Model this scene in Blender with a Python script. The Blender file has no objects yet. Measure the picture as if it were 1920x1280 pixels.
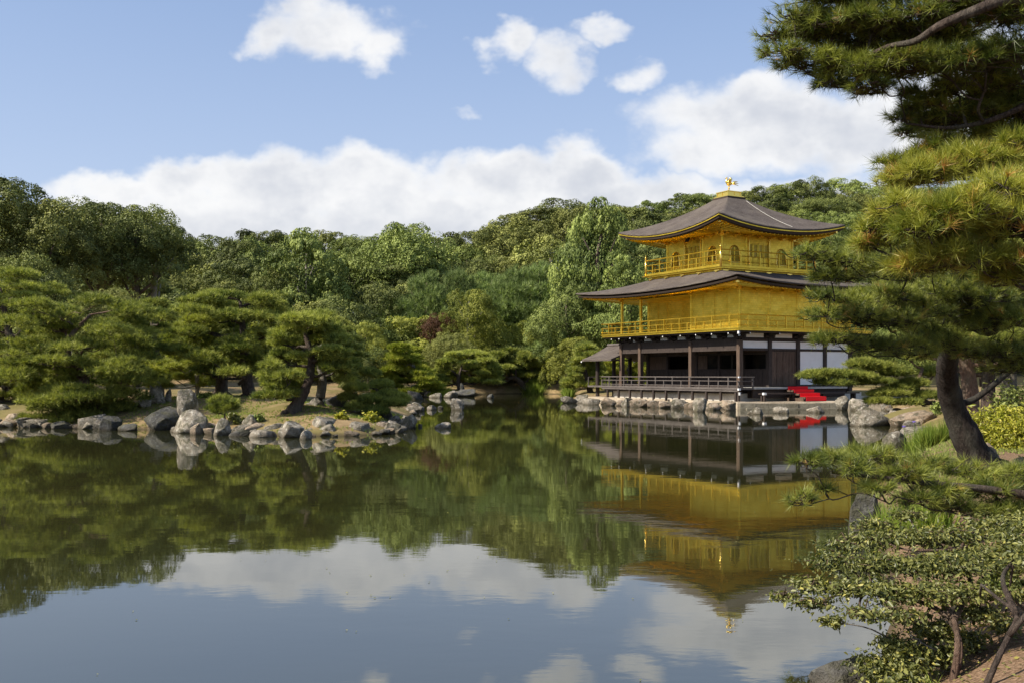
import bpy, math, random
import numpy as np
from mathutils import Vector, Matrix

SC = bpy.context.scene
COL = SC.collection
R = math.radians
rng = np.random.default_rng(7)
random.seed(7)

# ------------------------------------------------------------------ camera
F = 1867.0; HZ = 701.0; CZ = 2.0          # focal length in photo pixels, horizon row, eye height
cam_d = bpy.data.cameras.new("camera"); cam = bpy.data.objects.new("camera", cam_d); COL.objects.link(cam)
cam_d.sensor_width = 36.0; cam_d.lens = 36.0 * F / 1920.0
cam_d.shift_y = (HZ - 640.0) / 1920.0
cam_d.clip_start = 0.1; cam_d.clip_end = 3000
cam.location = (0, 0, CZ); cam.rotation_euler = (R(90), 0, 0)
SC.camera = cam
SC.view_settings.view_transform = 'Standard'
SC.view_settings.look = 'None'
SC.view_settings.exposure = 0.62
SC.view_settings.gamma = 1.0
SC.cycles.max_bounces = 8
SC.cycles.transparent_max_bounces = 12
SC.cycles.caustics_reflective = False
SC.cycles.caustics_refractive = False

# ------------------------------------------------------------------ sun + sky
SUN_EL = R(42); SUN_AZ = (-0.925, -0.37)     # horizontal direction towards the sun
_s = Vector((SUN_AZ[0], SUN_AZ[1], 0)).normalized() * math.cos(SUN_EL) + Vector((0, 0, math.sin(SUN_EL)))
sun_d = bpy.data.lights.new("sun", 'SUN'); sun = bpy.data.objects.new("sun", sun_d); COL.objects.link(sun)
sun_d.energy = 4.9; sun_d.angle = R(0.5); sun_d.color = (1.0, 0.92, 0.80)
sun.location = (-30, -20, 40)
sun.rotation_euler = _s.to_track_quat('Z', 'Y').to_euler()

W = bpy.data.worlds.new("World"); SC.world = W; W.use_nodes = True
nt = W.node_tree
for n in list(nt.nodes): nt.nodes.remove(n)

class NG:
    """tiny helper for building node graphs"""
    def __init__(s, tree): s.t = tree
    def node(s, typ, **kw):
        n = s.t.nodes.new(typ)
        for k, v in kw.items(): setattr(n, k, v)
        return n
    def link(s, a, b): s.t.links.new(a, b)
    def put(s, sock, v):
        if hasattr(v, 'is_linked') or isinstance(v, bpy.types.NodeSocket): s.t.links.new(v, sock)
        else: sock.default_value = v
    def m(s, op, a, b=0.0, c=0.0, clamp=False):
        n = s.node('ShaderNodeMath', operation=op); n.use_clamp = clamp
        s.put(n.inputs[0], a); s.put(n.inputs[1], b)
        if op in ('MULTIPLY_ADD', 'SMOOTH_MAX', 'SMOOTH_MIN'): s.put(n.inputs[2], c)
        return n.outputs[0]
    def rng(s, v, a, b, c=0.0, d=1.0, smooth=False):
        n = s.node('ShaderNodeMapRange'); n.interpolation_type = 'SMOOTHSTEP' if smooth else 'LINEAR'
        s.put(n.inputs[0], v)
        for i, x in enumerate((a, b, c, d)): n.inputs[i + 1].default_value = x
        return n.outputs[0]
    def mix(s, f, a, b):
        n = s.node('ShaderNodeMix', data_type='RGBA')
        s.put(n.inputs[0], f); s.put(n.inputs[6], a if not isinstance(a, tuple) else (*a[:3], 1)); s.put(n.inputs[7], b if not isinstance(b, tuple) else (*b[:3], 1))
        return n.outputs[2]
    def noise(s, vec, scale, detail=3.0, rough=0.5, dist=0.0):
        n = s.node('ShaderNodeTexNoise'); 
        if vec is not None: s.link(vec, n.inputs['Vector'])
        n.inputs['Scale'].default_value = scale; n.inputs['Detail'].default_value = detail
        n.inputs['Roughness'].default_value = rough; n.inputs['Distortion'].default_value = dist
        return n.outputs[0]
    def xyz(s, x, y, z):
        n = s.node('ShaderNodeCombineXYZ'); s.put(n.inputs[0], x); s.put(n.inputs[1], y); s.put(n.inputs[2], z)
        return n.outputs[0]
    def sep(s, v):
        n = s.node('ShaderNodeSeparateXYZ'); s.link(v, n.inputs[0]); return n.outputs
    def mapping(s, v, sc=(1, 1, 1), loc=(0, 0, 0), rot=(0, 0, 0)):
        n = s.node('ShaderNodeMapping'); s.link(v, n.inputs[0])
        n.inputs['Scale'].default_value = sc; n.inputs['Location'].default_value = loc; n.inputs['Rotation'].default_value = rot
        return n.outputs[0]

g = NG(nt)
sky = g.node('ShaderNodeTexSky', sky_type='NISHITA'); sky.sun_disc = False
sky.sun_elevation = SUN_EL; sky.sun_rotation = math.atan2(SUN_AZ[0], SUN_AZ[1])
sky.altitude = 100; sky.air_density = 1.0; sky.dust_density = 1.4; sky.ozone_density = 1.2
tc = g.node('ShaderNodeTexCoord')
dx, dy, dz = g.sep(tc.outputs['Generated'])
ys = g.m('MAXIMUM', dy, 0.05)
u = g.m('DIVIDE', dx, ys); v = g.m('DIVIDE', dz, ys)
uv = g.xyz(u, v, 0.0)
def cl_noise(scale, off, detail=5, rough=0.55):
    return g.noise(g.mapping(uv, (scale, scale * 1.25, 1), off), 1.0, detail, rough)
wx = g.m('MULTIPLY', g.m('SUBTRACT', cl_noise(14, (3, 7, 1), 4), 0.5), 0.10)
wy = g.m('MULTIPLY', g.m('SUBTRACT', cl_noise(14, (9, 2, 5), 4), 0.5), 0.07)
uu = g.m('ADD', u, wx); vv = g.m('ADD', v, wy)
#   cloud banks as they stand round the horizon: azimuth px, elevation px, half sizes, weight
BL = [(612, 60, 140, 62, .98), (512, 72, 66, 48, .85), (705, 88, 66, 46, .9), (575, 10, 84, 44, .85),
      (970, 80, 66, 46, .9), (1052, 120, 64, 66, .85), (1125, 57, 60, 26, .62), (1190, 138, 62, 36, .66), (860, 203, 46, 16, .34),
      (1440, 235, 210, 85, 1.15), (1620, 250, 180, 85, 1.1), (1330, 285, 140, 50, .9), (1850, 200, 200, 160, 1.0), (1430, 170, 80, 36, .9),
      (200, 368, 120, 36, 1.0), (350, 348, 100, 48, 1.15), (500, 362, 140, 66, 1.25), (690, 352, 145, 72, 1.25),
      (930, 348, 120, 58, 1.25), (1090, 326, 95, 56, 1.25), (1230, 362, 135, 42, 1.1), (420, 410, 250, 52, 1.2), (800, 420, 310, 68, 1.3),
      (1150, 400, 250, 58, 1.2), (150, 425, 150, 50, .8), (2150, 330, 260, 120, 1.0), (1500, 380, 300, 50, 1.0)]
acc = None
for (bx, by, rx, ry, wgt) in BL:
    cx, cy, rx, ry = (bx - 960) / F, (701 - by) / F, rx / F * 1.16, ry / F * 1.16
    a = g.m('POWER', g.m('ABSOLUTE', g.m('MULTIPLY', g.m('SUBTRACT', uu, cx), 1 / rx)), 2.0)
    b = g.m('POWER', g.m('ABSOLUTE', g.m('MULTIPLY', g.m('SUBTRACT', vv, cy), 1 / ry)), 2.0)
    d = g.m('SUBTRACT', wgt, g.m('ADD', a, b))
    acc = d if acc is None else g.m('SMOOTH_MAX', acc, d, 0.15)
fb = g.m('SUBTRACT', cl_noise(19, (1, 4, 2), 8, .56), 0.5)
dens = g.m('ADD', acc, g.m('MULTIPLY', fb, 1.25))
mask = g.rng(dens, -0.06, 0.88, smooth=True)
mask = g.m('MULTIPLY', mask, g.rng(dy, 0.05, 0.15))
core = g.rng(dens, 0.25, 1.5, smooth=True)
shade = g.m('ADD', g.m('MULTIPLY', cl_noise(11, (6, 1, 3), 4, .55), 1.0), g.m('MULTIPLY', core, 0.35))
shade = g.rng(shade, 0.48, 1.0, smooth=True)
ccol = g.mix(shade, (0.64, 0.64, 0.64), (0.42, 0.44, 0.485))
mul = g.node('ShaderNodeVectorMath', operation='SCALE'); g.link(sky.outputs[0], mul.inputs[0]); mul.inputs[3].default_value = 0.125
skyc = mul.outputs[0]
# thin veil of high cloud towards the horizon
vcol = g.mix(g.rng(dz, 0.05, 0.36), (0.385, 0.445, 0.575), (0.215, 0.295, 0.475))
skyc = g.mix(g.rng(dz, 0.0, 0.9, 0.85, 0.25), skyc, vcol)
fin = g.mix(g.m('MULTIPLY', mask, 0.96), skyc, ccol)
bg = g.node('ShaderNodeBackground'); g.link(fin, bg.inputs[0]); bg.inputs[1].default_value = 1.0
out = g.node('ShaderNodeOutputWorld'); g.link(bg.outputs[0], out.inputs[0])

# ------------------------------------------------------------------ helpers
def P(px, py, Y):
    """world point that stands Y metres out, seen at photo pixel (px, py)"""
    return np.array([(px - 960) / F * Y, Y, CZ + (HZ - py) / F * Y])

def mesh_from(name, V, Fc, mat=None, smooth=False, tint=None):
    me = bpy.data.meshes.new(name)
    V = np.asarray(V, np.float32)
    if isinstance(Fc, np.ndarray) and Fc.ndim == 2:
        k = Fc.shape[1]; nf = len(Fc)
        me.vertices.add(len(V)); me.vertices.foreach_set('co', V.ravel())
        me.loops.add(nf * k); me.loops.foreach_set('vertex_index', Fc.astype(np.int32).ravel())
        me.polygons.add(nf); me.polygons.foreach_set('loop_start', np.arange(0, nf * k, k, dtype=np.int32))
        me.polygons.foreach_set('loop_total', np.full(nf, k, np.int32))
        me.update(calc_edges=True)
    else:
        me.from_pydata([tuple(map(float, p)) for p in V], [], [tuple(map(int, f)) for f in Fc])
    if tint is not None:
        at = me.attributes.new('tint', 'FLOAT', 'POINT'); at.data.foreach_set('value', np.asarray(tint, np.float32))
    if smooth: me.polygons.foreach_set('use_smooth', np.ones(len(me.polygons), bool))
    if mat is not None: me.materials.append(mat)
    me.update()
    return me

def link(name, me, parent=None, loc=(0, 0, 0), rotz=0.0):
    o = bpy.data.objects.new(name, me); COL.objects.link(o)
    o.location = loc; o.rotation_euler = (0, 0, rotz)
    if parent is not None: o.parent = parent
    return o

def tag(o, label=None, cat=None, group=None, kind=None):
    if label: o['label'] = label
    if cat: o['category'] = cat
    if group: o['group'] = group
    if kind: o['kind'] = kind
    return o

def thing(name, label, cat, loc=(0, 0, 0), rotz=0.0, group=None):
    return tag(link(name, None, None, loc, rotz), label, cat, group)

class MB:
    """collects boxes, tubes and lofts into one mesh"""
    def __init__(s): s.V = []; s.F = []; s.n = 0
    def add(s, V, Fc):
        for f in Fc: s.F.append(tuple(int(i) + s.n for i in f))
        s.V.extend([tuple(map(float, p)) for p in V]); s.n += len(V); return s
    def box(s, x0, x1, y0, y1, z0, z1):
        V = [(x0, y0, z0), (x1, y0, z0), (x1, y1, z0), (x0, y1, z0), (x0, y0, z1), (x1, y0, z1), (x1, y1, z1), (x0, y1, z1)]
        return s.add(V, [(0, 3, 2, 1), (4, 5, 6, 7), (0, 1, 5, 4), (1, 2, 6, 5), (2, 3, 7, 6), (3, 0, 4, 7)])
    def cyl(s, x, y, z0, z1, r, n=12, r1=None):
        return s.tube([(x, y, z0), (x, y, z1)], [r, r if r1 is None else r1], n)
    def tube(s, pts, rad, n=8, cap=True):
        V, Fc = tube_arr(pts, rad, n, cap); return s.add(V, Fc)
    def ell(s, c, r, nu=12, nv=8, rot=None):
        V = []
        for j in range(nv + 1):
            th = math.pi * j / nv
            for i in range(nu):
                ph = 2 * math.pi * i / nu
                p = Vector((r[0] * math.sin(th) * math.cos(ph), r[1] * math.sin(th) * math.sin(ph), r[2] * math.cos(th)))
                if rot is not None: p = rot @ p
                V.append((c[0] + p.x, c[1] + p.y, c[2] + p.z))
        Fc = [(j * nu + i, (j + 1) * nu + i, (j + 1) * nu + (i + 1) % nu, j * nu + (i + 1) % nu) for j in range(nv) for i in range(nu)]
        return s.add(V, Fc)
    def build(s, name, mat, parent=None, smooth=False):
        me = mesh_from(name, np.array(s.V), s.F, mat, smooth)
        return link(name, me, parent)

def tube_arr(pts, rad, n=8, cap=True):
    pts = [Vector(tuple(map(float, p))) for p in pts]; V = []; Fc = []
    ref = Vector((0.31, 0.12, 0.94))
    for i, p in enumerate(pts):
        d = (pts[min(i + 1, len(pts) - 1)] - pts[max(i - 1, 0)]).normalized()
        a = d.cross(ref)
        if a.length < 1e-3: a = d.cross(Vector((1, 0, 0)))
        a.normalize(); b = d.cross(a)
        for k in range(n):
            t = 2 * math.pi * k / n
            q = p + (a * math.cos(t) + b * math.sin(t)) * rad[i]
            V.append(tuple(q))
    for i in range(len(pts) - 1):
        for k in range(n):
            Fc.append((i * n + k, i * n + (k + 1) % n, (i + 1) * n + (k + 1) % n, (i + 1) * n + k))
    if cap:
        Fc.append(tuple(range(n - 1, -1, -1))); Fc.append(tuple(range((len(pts) - 1) * n, len(pts) * n)))
    return V, Fc

def spline(pts, n=6):
    """Catmull-Rom through pts"""
    p = [np.array(q, float) for q in pts]; p = [2 * p[0] - p[1]] + p + [2 * p[-1] - p[-2]]
    o = []
    for i in range(1, len(p) - 2):
        for k in range(n):
            t = k / n
            o.append(.5 * ((2 * p[i]) + (-p[i - 1] + p[i + 1]) * t + (2 * p[i - 1] - 5 * p[i] + 4 * p[i + 1] - p[i + 2]) * t * t + (-p[i - 1] + 3 * p[i] - 3 * p[i + 1] + p[i + 2]) * t ** 3))
    o.append(p[-2]); return o

# ------------------------------------------------------------------ materials
def new_mat(name):
    m = bpy.data.materials.new(name); m.use_nodes = True
    t = m.node_tree
    for n in list(t.nodes): t.nodes.remove(n)
    return m, NG(t)
def finish(gg, shader):
    o = gg.node('ShaderNodeOutputMaterial'); gg.link(shader, o.inputs[0])
def princ(gg, col, rough=0.6, metal=0.0, spec=0.5, normal=None):
    p = gg.node('ShaderNodeBsdfPrincipled')
    gg.put(p.inputs['Base Color'], col if not isinstance(col, tuple) else (*col[:3], 1))
    gg.put(p.inputs['Roughness'], rough); gg.put(p.inputs['Metallic'], metal); p.inputs['Specular IOR Level'].default_value = spec
    if normal is not None: gg.link(normal, p.inputs['Normal'])
    return p.outputs[0]
def bump(gg, h, strength=0.3, dist=0.05):
    b = gg.node('ShaderNodeBump'); gg.put(b.inputs['Height'], h); b.inputs['Strength'].default_value = strength; b.inputs['Distance'].default_value = dist
    return b.outputs[0]
def attr(gg, name='tint'):
    a = gg.node('ShaderNodeAttribute'); a.attribute_name = name; return a.outputs['Fac']
def objco(gg):
    return gg.node('ShaderNodeTexCoord').outputs['Object']
def orand(gg):
    return gg.node('ShaderNodeObjectInfo').outputs['Random']

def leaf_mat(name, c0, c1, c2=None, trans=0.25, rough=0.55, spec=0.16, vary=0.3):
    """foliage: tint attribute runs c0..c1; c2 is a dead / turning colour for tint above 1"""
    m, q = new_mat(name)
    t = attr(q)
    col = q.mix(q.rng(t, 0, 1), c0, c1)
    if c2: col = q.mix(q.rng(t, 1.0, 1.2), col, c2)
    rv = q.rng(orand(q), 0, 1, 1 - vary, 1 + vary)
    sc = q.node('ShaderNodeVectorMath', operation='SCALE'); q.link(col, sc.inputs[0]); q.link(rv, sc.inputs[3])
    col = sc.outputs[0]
    a = princ(q, col, rough, 0, spec)
    tr = q.node('ShaderNodeBsdfTranslucent'); 
    s2 = q.node('ShaderNodeVectorMath', operation='MULTIPLY'); q.link(col, s2.inputs[0]); s2.inputs[1].default_value = (1.25, 1.35, 0.6)
    q.link(s2.outputs[0], tr.inputs[0])
    mx = q.node('ShaderNodeMixShader'); mx.inputs[0].default_value = trans; q.link(a, mx.inputs[1]); q.link(tr.outputs[0], mx.inputs[2])
    finish(q, mx.outputs[0]); return m

M = {}
M['leaf_dark'] = leaf_mat('dark_evergreen_leaves', (0.050, 0.066, 0.016), (0.225, 0.250, 0.068), trans=.10)
M['leaf_mid'] = leaf_mat('green_leaves', (0.068, 0.094, 0.020), (0.285, 0.33, 0.085), trans=.10)
M['leaf_olive'] = leaf_mat('olive_leaves', (0.090, 0.104, 0.024), (0.32, 0.33, 0.088), trans=.10)
M['leaf_yellow'] = leaf_mat('yellow_green_leaves', (0.13, 0.15, 0.030), (0.38, 0.38, 0.075))
M['leaf_red'] = leaf_mat('reddish_leaves', (0.07, 0.035, 0.02), (0.14, 0.07, 0.035))
M['leaf_feather'] = leaf_mat('blue_green_pine_foliage', (0.090, 0.130, 0.045), (0.30, 0.37, 0.13))
M['needle'] = leaf_mat('pine_needles', (0.100, 0.130, 0.028), (0.395, 0.405, 0.092), (0.22, 0.16, 0.05), .26, vary=.14)
M['needle_bright'] = leaf_mat('bright_pine_needles', (0.15, 0.19, 0.016), (0.33, 0.33, 0.05), (0.25, 0.17, 0.05), .22, vary=.12)
M['needle_near'] = leaf_mat('near_pine_needles', (0.060, 0.088, 0.016), (0.315, 0.335, 0.065), (0.36, 0.20, 0.06), .25, .4, .3, 0.0)
M['needle_gold'] = leaf_mat('yellowing_pine_needles', (0.12, 0.155, 0.018), (0.40, 0.39, 0.065), (0.44, 0.23, 0.07), .25, .4, .3, 0.0)
M['shrub_leaf'] = leaf_mat('shrub_leaves', (0.060, 0.074, 0.020), (0.255, 0.255, 0.072), (0.42, 0.37, 0.09), .25, .42, .4, 0.0)
M['shrub_gold'] = leaf_mat('golden_shrub_leaves', (0.22, 0.24, 0.02), (0.52, 0.48, 0.07), (0.45, 0.38, 0.09), .3, .4, .4, 0.0)
M['grass'] = leaf_mat('grass_blades', (0.10, 0.16, 0.02), (0.27, 0.33, 0.05), (0.36, 0.29, 0.10), .3, .5, .3, .1)

def bark(name, c0, c1):
    m, q = new_mat(name); oc = objco(q)
    n1 = q.noise(q.mapping(oc, (10, 10, 3.0)), 2.0, 7, .7, .8)
    n2 = q.noise(q.mapping(oc, (3, 3, 1.5)), 1, 2)
    col = q.mix(q.rng(n1, .35, .68), c0, c1); col = q.mix(q.rng(n2, .45, .7, 0, .5), col, (0.13, 0.13, 0.10))
    finish(q, princ(q, col, .92, 0, .15, bump(q, n1, 1.0, .09))); return m
M['bark'] = bark('pine_bark', (0.045, 0.032, 0.025), (0.16, 0.12, 0.095))
M['bark_dark'] = bark('shade_darkened_bark', (0.016, 0.012, 0.010), (0.075, 0.060, 0.050))  # pine bark darkened in colour to stand in for shade on the trunk
M['bark_red'] = bark('reddish_pine_bark', (0.10, 0.06, 0.042), (0.27, 0.18, 0.13))
M['bark_pale'] = bark('pale_grey_bark', (0.16, 0.14, 0.115), (0.40, 0.36, 0.30))

def rock_mat(name, c0, c1, lich):
    m, q = new_mat(name); oc = objco(q); r = orand(q)
    off = q.node('ShaderNodeVectorMath', operation='ADD'); q.link(oc, off.inputs[0]); q.link(q.xyz(q.m('MULTIPLY', r, 37.), q.m('MULTIPLY', r, 11.), 0.), off.inputs[1])
    v_ = off.outputs[0]
    n1 = q.noise(v_, 2.2, 6, .62); n2 = q.noise(v_, 7.5, 6, .7); n3 = q.noise(v_, 3.2, 4, .6, .6); n4 = q.noise(v_, 26, 3, .6)
    col = q.mix(q.rng(n1, .36, .64), c0, c1)
    col = q.mix(q.rng(n2, .52, .68), col, lich)
    col = q.mix(q.rng(n3, .50, .60, 0, .75), col, (0.075, 0.072, 0.040))
    col = q.mix(q.rng(n4, .3, .55, .45, 0), col, (0.05, 0.045, 0.035))
    z = q.sep(q.node('ShaderNodeNewGeometry').outputs['Position'])[2]
    col = q.mix(q.rng(z, 0.0, 0.16, .75, 0.0), col, (0.06, 0.048, 0.028))       # wet tide mark
    sc = q.node('ShaderNodeVectorMath', operation='SCALE'); q.link(col, sc.inputs[0]); q.link(q.rng(r, 0, 1, .78, 1.2), sc.inputs[3])
    h = q.m('ADD', n1, q.m('MULTIPLY', n2, .5)); h = q.m('ADD', h, q.m('MULTIPLY', n4, .15))
    finish(q, princ(q, sc.outputs[0], .88, 0, .25, bump(q, h, .9, .12))); return m
M['rock'] = rock_mat('grey_lichen_rock', (0.11, 0.095, 0.072), (0.36, 0.31, 0.24), (0.56, 0.53, 0.44))
M['rock_tan'] = rock_mat('tan_rock', (0.22, 0.165, 0.11), (0.45, 0.34, 0.24), (0.52, 0.46, 0.37))
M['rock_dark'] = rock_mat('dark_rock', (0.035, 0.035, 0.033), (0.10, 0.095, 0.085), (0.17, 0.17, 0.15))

# gold leaf
m, q = new_mat('gold_leaf'); oc = objco(q)
n1 = q.noise(q.mapping(oc, (9, 9, 9)), 1, 4, .6); n2 = q.noise(q.mapping(oc, (1.2, 1.2, 2)), 1, 3)
col = q.mix(q.rng(n2, .3, .7), (0.73, 0.485, 0.040), (0.87, 0.62, 0.080))
xg, yg, zg = q.sep(oc); hgrid = q.m('ADD', xg, yg)
bk_ = q.node('ShaderNodeTexBrick'); q.link(q.xyz(hgrid, zg, 0.), bk_.inputs[0]); bk_.inputs['Scale'].default_value = 1.0; bk_.inputs['Mortar Size'].default_value = .006; bk_.inputs['Brick Width'].default_value = .22; bk_.inputs['Row Height'].default_value = .13
bk_.inputs['Color1'].default_value = (1, 1, 1, 1); bk_.inputs['Color2'].default_value = (.82, .84, .80, 1); bk_.inputs['Mortar'].default_value = (.70, .66, .6, 1)
vm = q.node('ShaderNodeVectorMath', operation='MULTIPLY'); q.link(col, vm.inputs[0]); q.link(bk_.outputs[0], vm.inputs[1]); col = vm.outputs[0]
finish(q, princ(q, col, q.rng(n1, .3, .7, .26, .48), .85, .5, bump(q, q.m('ADD', n1, q.m('MULTIPLY', n2, 2.)), .12, .02))); M['gold'] = m
m, q = new_mat('bright_gold'); finish(q, princ(q, (0.95, 0.66, 0.14), .24, .9)); M['gold_bright'] = m
# roof shingles of bark
m, q = new_mat('bark_shingles'); oc = objco(q)
z = q.sep(oc)[2]
n1 = q.noise(q.mapping(oc, (1.3, 1.3, 1.3)), 1, 5, .6); n2 = q.noise(q.mapping(oc, (14, 14, 20)), 1, 4, .7)
wv = q.m('SINE', q.m('ADD', q.m('MULTIPLY', z, 75.0), q.m('MULTIPLY', n1, 14.0)))
col = q.mix(q.rng(n1, .3, .7), (0.058, 0.045, 0.037), (0.115, 0.095, 0.082))
col = q.mix(q.rng(n2, .4, .7, 0, .6), col, (0.20, 0.172, 0.15))
col = q.mix(q.rng(wv, -.2, 1, 0, .5), col, (0.045, 0.035, 0.028))
n5 = q.noise(oc, .55, 5, .65); col = q.mix(q.rng(n5, .5, .68, 0, .55), col, (0.16, 0.135, 0.105))
finish(q, princ(q, col, .95, 0, .15, bump(q, q.m('ADD', wv, q.m('MULTIPLY', n2, 2.)), .5, .02))); M['shingle'] = m
m, q = new_mat('shingle_edge'); oc = objco(q); z = q.sep(oc)[2]
n2 = q.noise(q.mapping(oc, (5, 5, 60)), 1, 3, .6)
finish(q, princ(q, q.mix(n2, (0.03, 0.022, 0.017), (0.085, 0.062, 0.048)), .95, 0, .15)); M['shingle_edge'] = m
# woods
def wood(name, c0, c1, sc=(4, 4, 30), rough=.8):
    m, q = new_mat(name); oc = objco(q)
    n1 = q.noise(q.mapping(oc, sc), 1, 4, .6); n2 = q.noise(oc, .8, 2)
    col = q.mix(q.rng(n1, .3, .7), c0, c1); col = q.mix(q.rng(n2, .3, .7, 0, .4), col, tuple(.6 * a for a in c0))
    finish(q, princ(q, col, rough, 0, .3, bump(q, n1, .3, .01))); return m
M['wood_dark'] = wood('dark_aged_wood', (0.028, 0.020, 0.016), (0.075, 0.055, 0.045), (22, 22, 3))
M['wood_deck'] = wood('weathered_deck_wood', (0.075, 0.062, 0.054), (0.17, 0.145, 0.128), (18, 3, 18))
M['wood_post'] = wood('brown_post_wood', (0.06, 0.038, 0.026), (0.17, 0.115, 0.08), (18, 18, 2))
M['wood_pale'] = wood('pale_sunlit_wood', (0.36, 0.34, 0.30), (0.52, 0.50, 0.45), (3, 12, 12))  # sunlight on the deck edge is put into this pale colour; cable shares it
m, q = new_mat('white_plaster'); oc = objco(q)
finish(q, princ(q, q.mix(q.rng(q.noise(oc, 1.5, 5, .6), .3, .7), (0.74, 0.73, 0.71), (0.82, 0.81, 0.80)), .9, 0, .2)); M['plaster'] = m
m, q = new_mat('white_paint'); finish(q, princ(q, (0.82, 0.81, 0.78), .6)); M['white'] = m
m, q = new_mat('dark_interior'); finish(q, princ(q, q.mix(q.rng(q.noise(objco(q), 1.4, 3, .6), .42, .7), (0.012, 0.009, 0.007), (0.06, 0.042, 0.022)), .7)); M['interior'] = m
m, q = new_mat('lattice_paper'); oc = objco(q)
finish(q, princ(q, q.mix(q.rng(q.noise(oc, 6, 3), .3, .7), (0.30, 0.25, 0.15), (0.42, 0.34, 0.2)), .6)); M['paper'] = m
m, q = new_mat('red_carpet'); oc = objco(q)
finish(q, princ(q, q.mix(q.noise(oc, 40, 3), (0.62, 0.012, 0.018), (0.80, 0.03, 0.035)), .85, 0, .15)); M['red'] = m
def stonework(name, c0, c1):
    m, q = new_mat(name); oc = objco(q)
    n1 = q.noise(oc, 1.1, 5, .6); n2 = q.noise(oc, 9, 5, .65)
    col = q.mix(q.rng(n1, .35, .65), c0, c1); col = q.mix(q.rng(n2, .45, .75, 0, .6), col, tuple(.5 * a for a in c0))
    finish(q, princ(q, col, .9, 0, .2, bump(q, n2, .5, .03))); return m
M['terrace'] = stonework('pale_terrace_stone', (0.36, 0.29, 0.20), (0.56, 0.47, 0.35))
M['kerb'] = stonework('weathered_kerb_stone', (0.12, 0.105, 0.075), (0.25, 0.225, 0.17))
M['plinth'] = stonework('pale_plaster_plinth', (0.42, 0.40, 0.35), (0.56, 0.53, 0.47))

# ------------------------------------------------------------------ terrain
MAIN = np.array([(-60, 3.5), (-8, 4.2), (0, 4.3), (1.6, 5.0), (2.45, 6.2), (3.15, 8.3), (4.0, 10.8), (4.7, 12.8), (6.2, 17), (8.8, 22), (11.2, 27.0), (13.6, 33), (15.6, 38.2), (15.2, 42.2),
                 (17.5, 45.5), (19.8, 50), (21.0, 55), (21.2, 57.3), (18.6, 57.6), (13.0, 57.7), (11.9, 59.9), (10.2, 64.2), (6.2, 68.8), (4.3, 70.3), (4.6, 76), (5.0, 84),
                 (5.6, 93), (4.8, 101), (1, 103), (-2.6, 101), (-4.2, 91.5), (-8, 87.5), (-12.5, 86.5), (-17, 82), (-23, 73), (-30, 64), (-60, 56), (-260, 52), (-260, 800), (600, 800), (600, -80), (-60, -80)], float)
ISLE = np.array([(-60, 42), (-24, 39.8), (-19.4, 38.2), (-16.9, 37.2), (-14.8, 36.6), (-12.3, 36.2), (-11.2, 34.3), (-9, 33.4), (-6.9, 32.2), (-5.2, 32.3), (-4.0, 33.6), (-3.9, 37),
                 (-4.7, 43), (-5.0, 50), (-5.1, 55.2), (-6.0, 57.2), (-8.5, 55), (-12, 52), (-17, 52.5), (-24, 55), (-60, 58)], float)
TERR = [(4.6, 70.8), (6.3, 68.6), (10.2, 63.9), (11.95, 59.6), (13.0, 57.4), (18.7, 57.35), (21.3, 57.1), (24.5, 60.5), (29, 68), (24, 78), (12, 77)]
def sdist(poly, x, y):
    """signed distance, positive inside"""
    x = np.asarray(x, float); y = np.asarray(y, float)
    d = np.full(x.shape, 1e9); ins = np.zeros(x.shape, bool)
    n = len(poly)
    for i in range(n):
        ax, ay = poly[i]; bx, by = poly[(i + 1) % n]
        ex, ey = bx - ax, by - ay
        t = np.clip(((x - ax) * ex + (y - ay) * ey) / (ex * ex + ey * ey), 0, 1)
        d = np.minimum(d, np.hypot(x - ax - t * ex, y - ay - t * ey))
        c = ((ay > y) != (by > y)) & (x < (bx - ax) * (y - ay) / (by - ay + 1e-12) + ax)
        ins ^= c
    return np.where(ins, d, -d)
def sstep(a, b, t):
    t = np.clip((t - a) / (b - a), 0, 1); return t * t * (3 - 2 * t)
SKY_X = [-200, 0, 60, 110, 150, 230, 300, 330, 430, 470, 520, 560, 640, 700, 750, 800, 850, 920, 1000, 1060, 1140, 1180, 1300, 1500, 2100]
SKY_Y = [345, 352, 360, 400, 388, 385, 410, 436, 438, 410, 408, 432, 430, 432, 418, 424, 446, 405, 375, 372, 362, 385, 400, 440, 460]
SKF_X = [1000, 1150, 1200, 1300, 1400, 1480, 1560, 1640, 1900, 2100]
SKF_Y = [420, 395, 372, 366, 352, 337, 334, 340, 345, 350]
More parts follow.
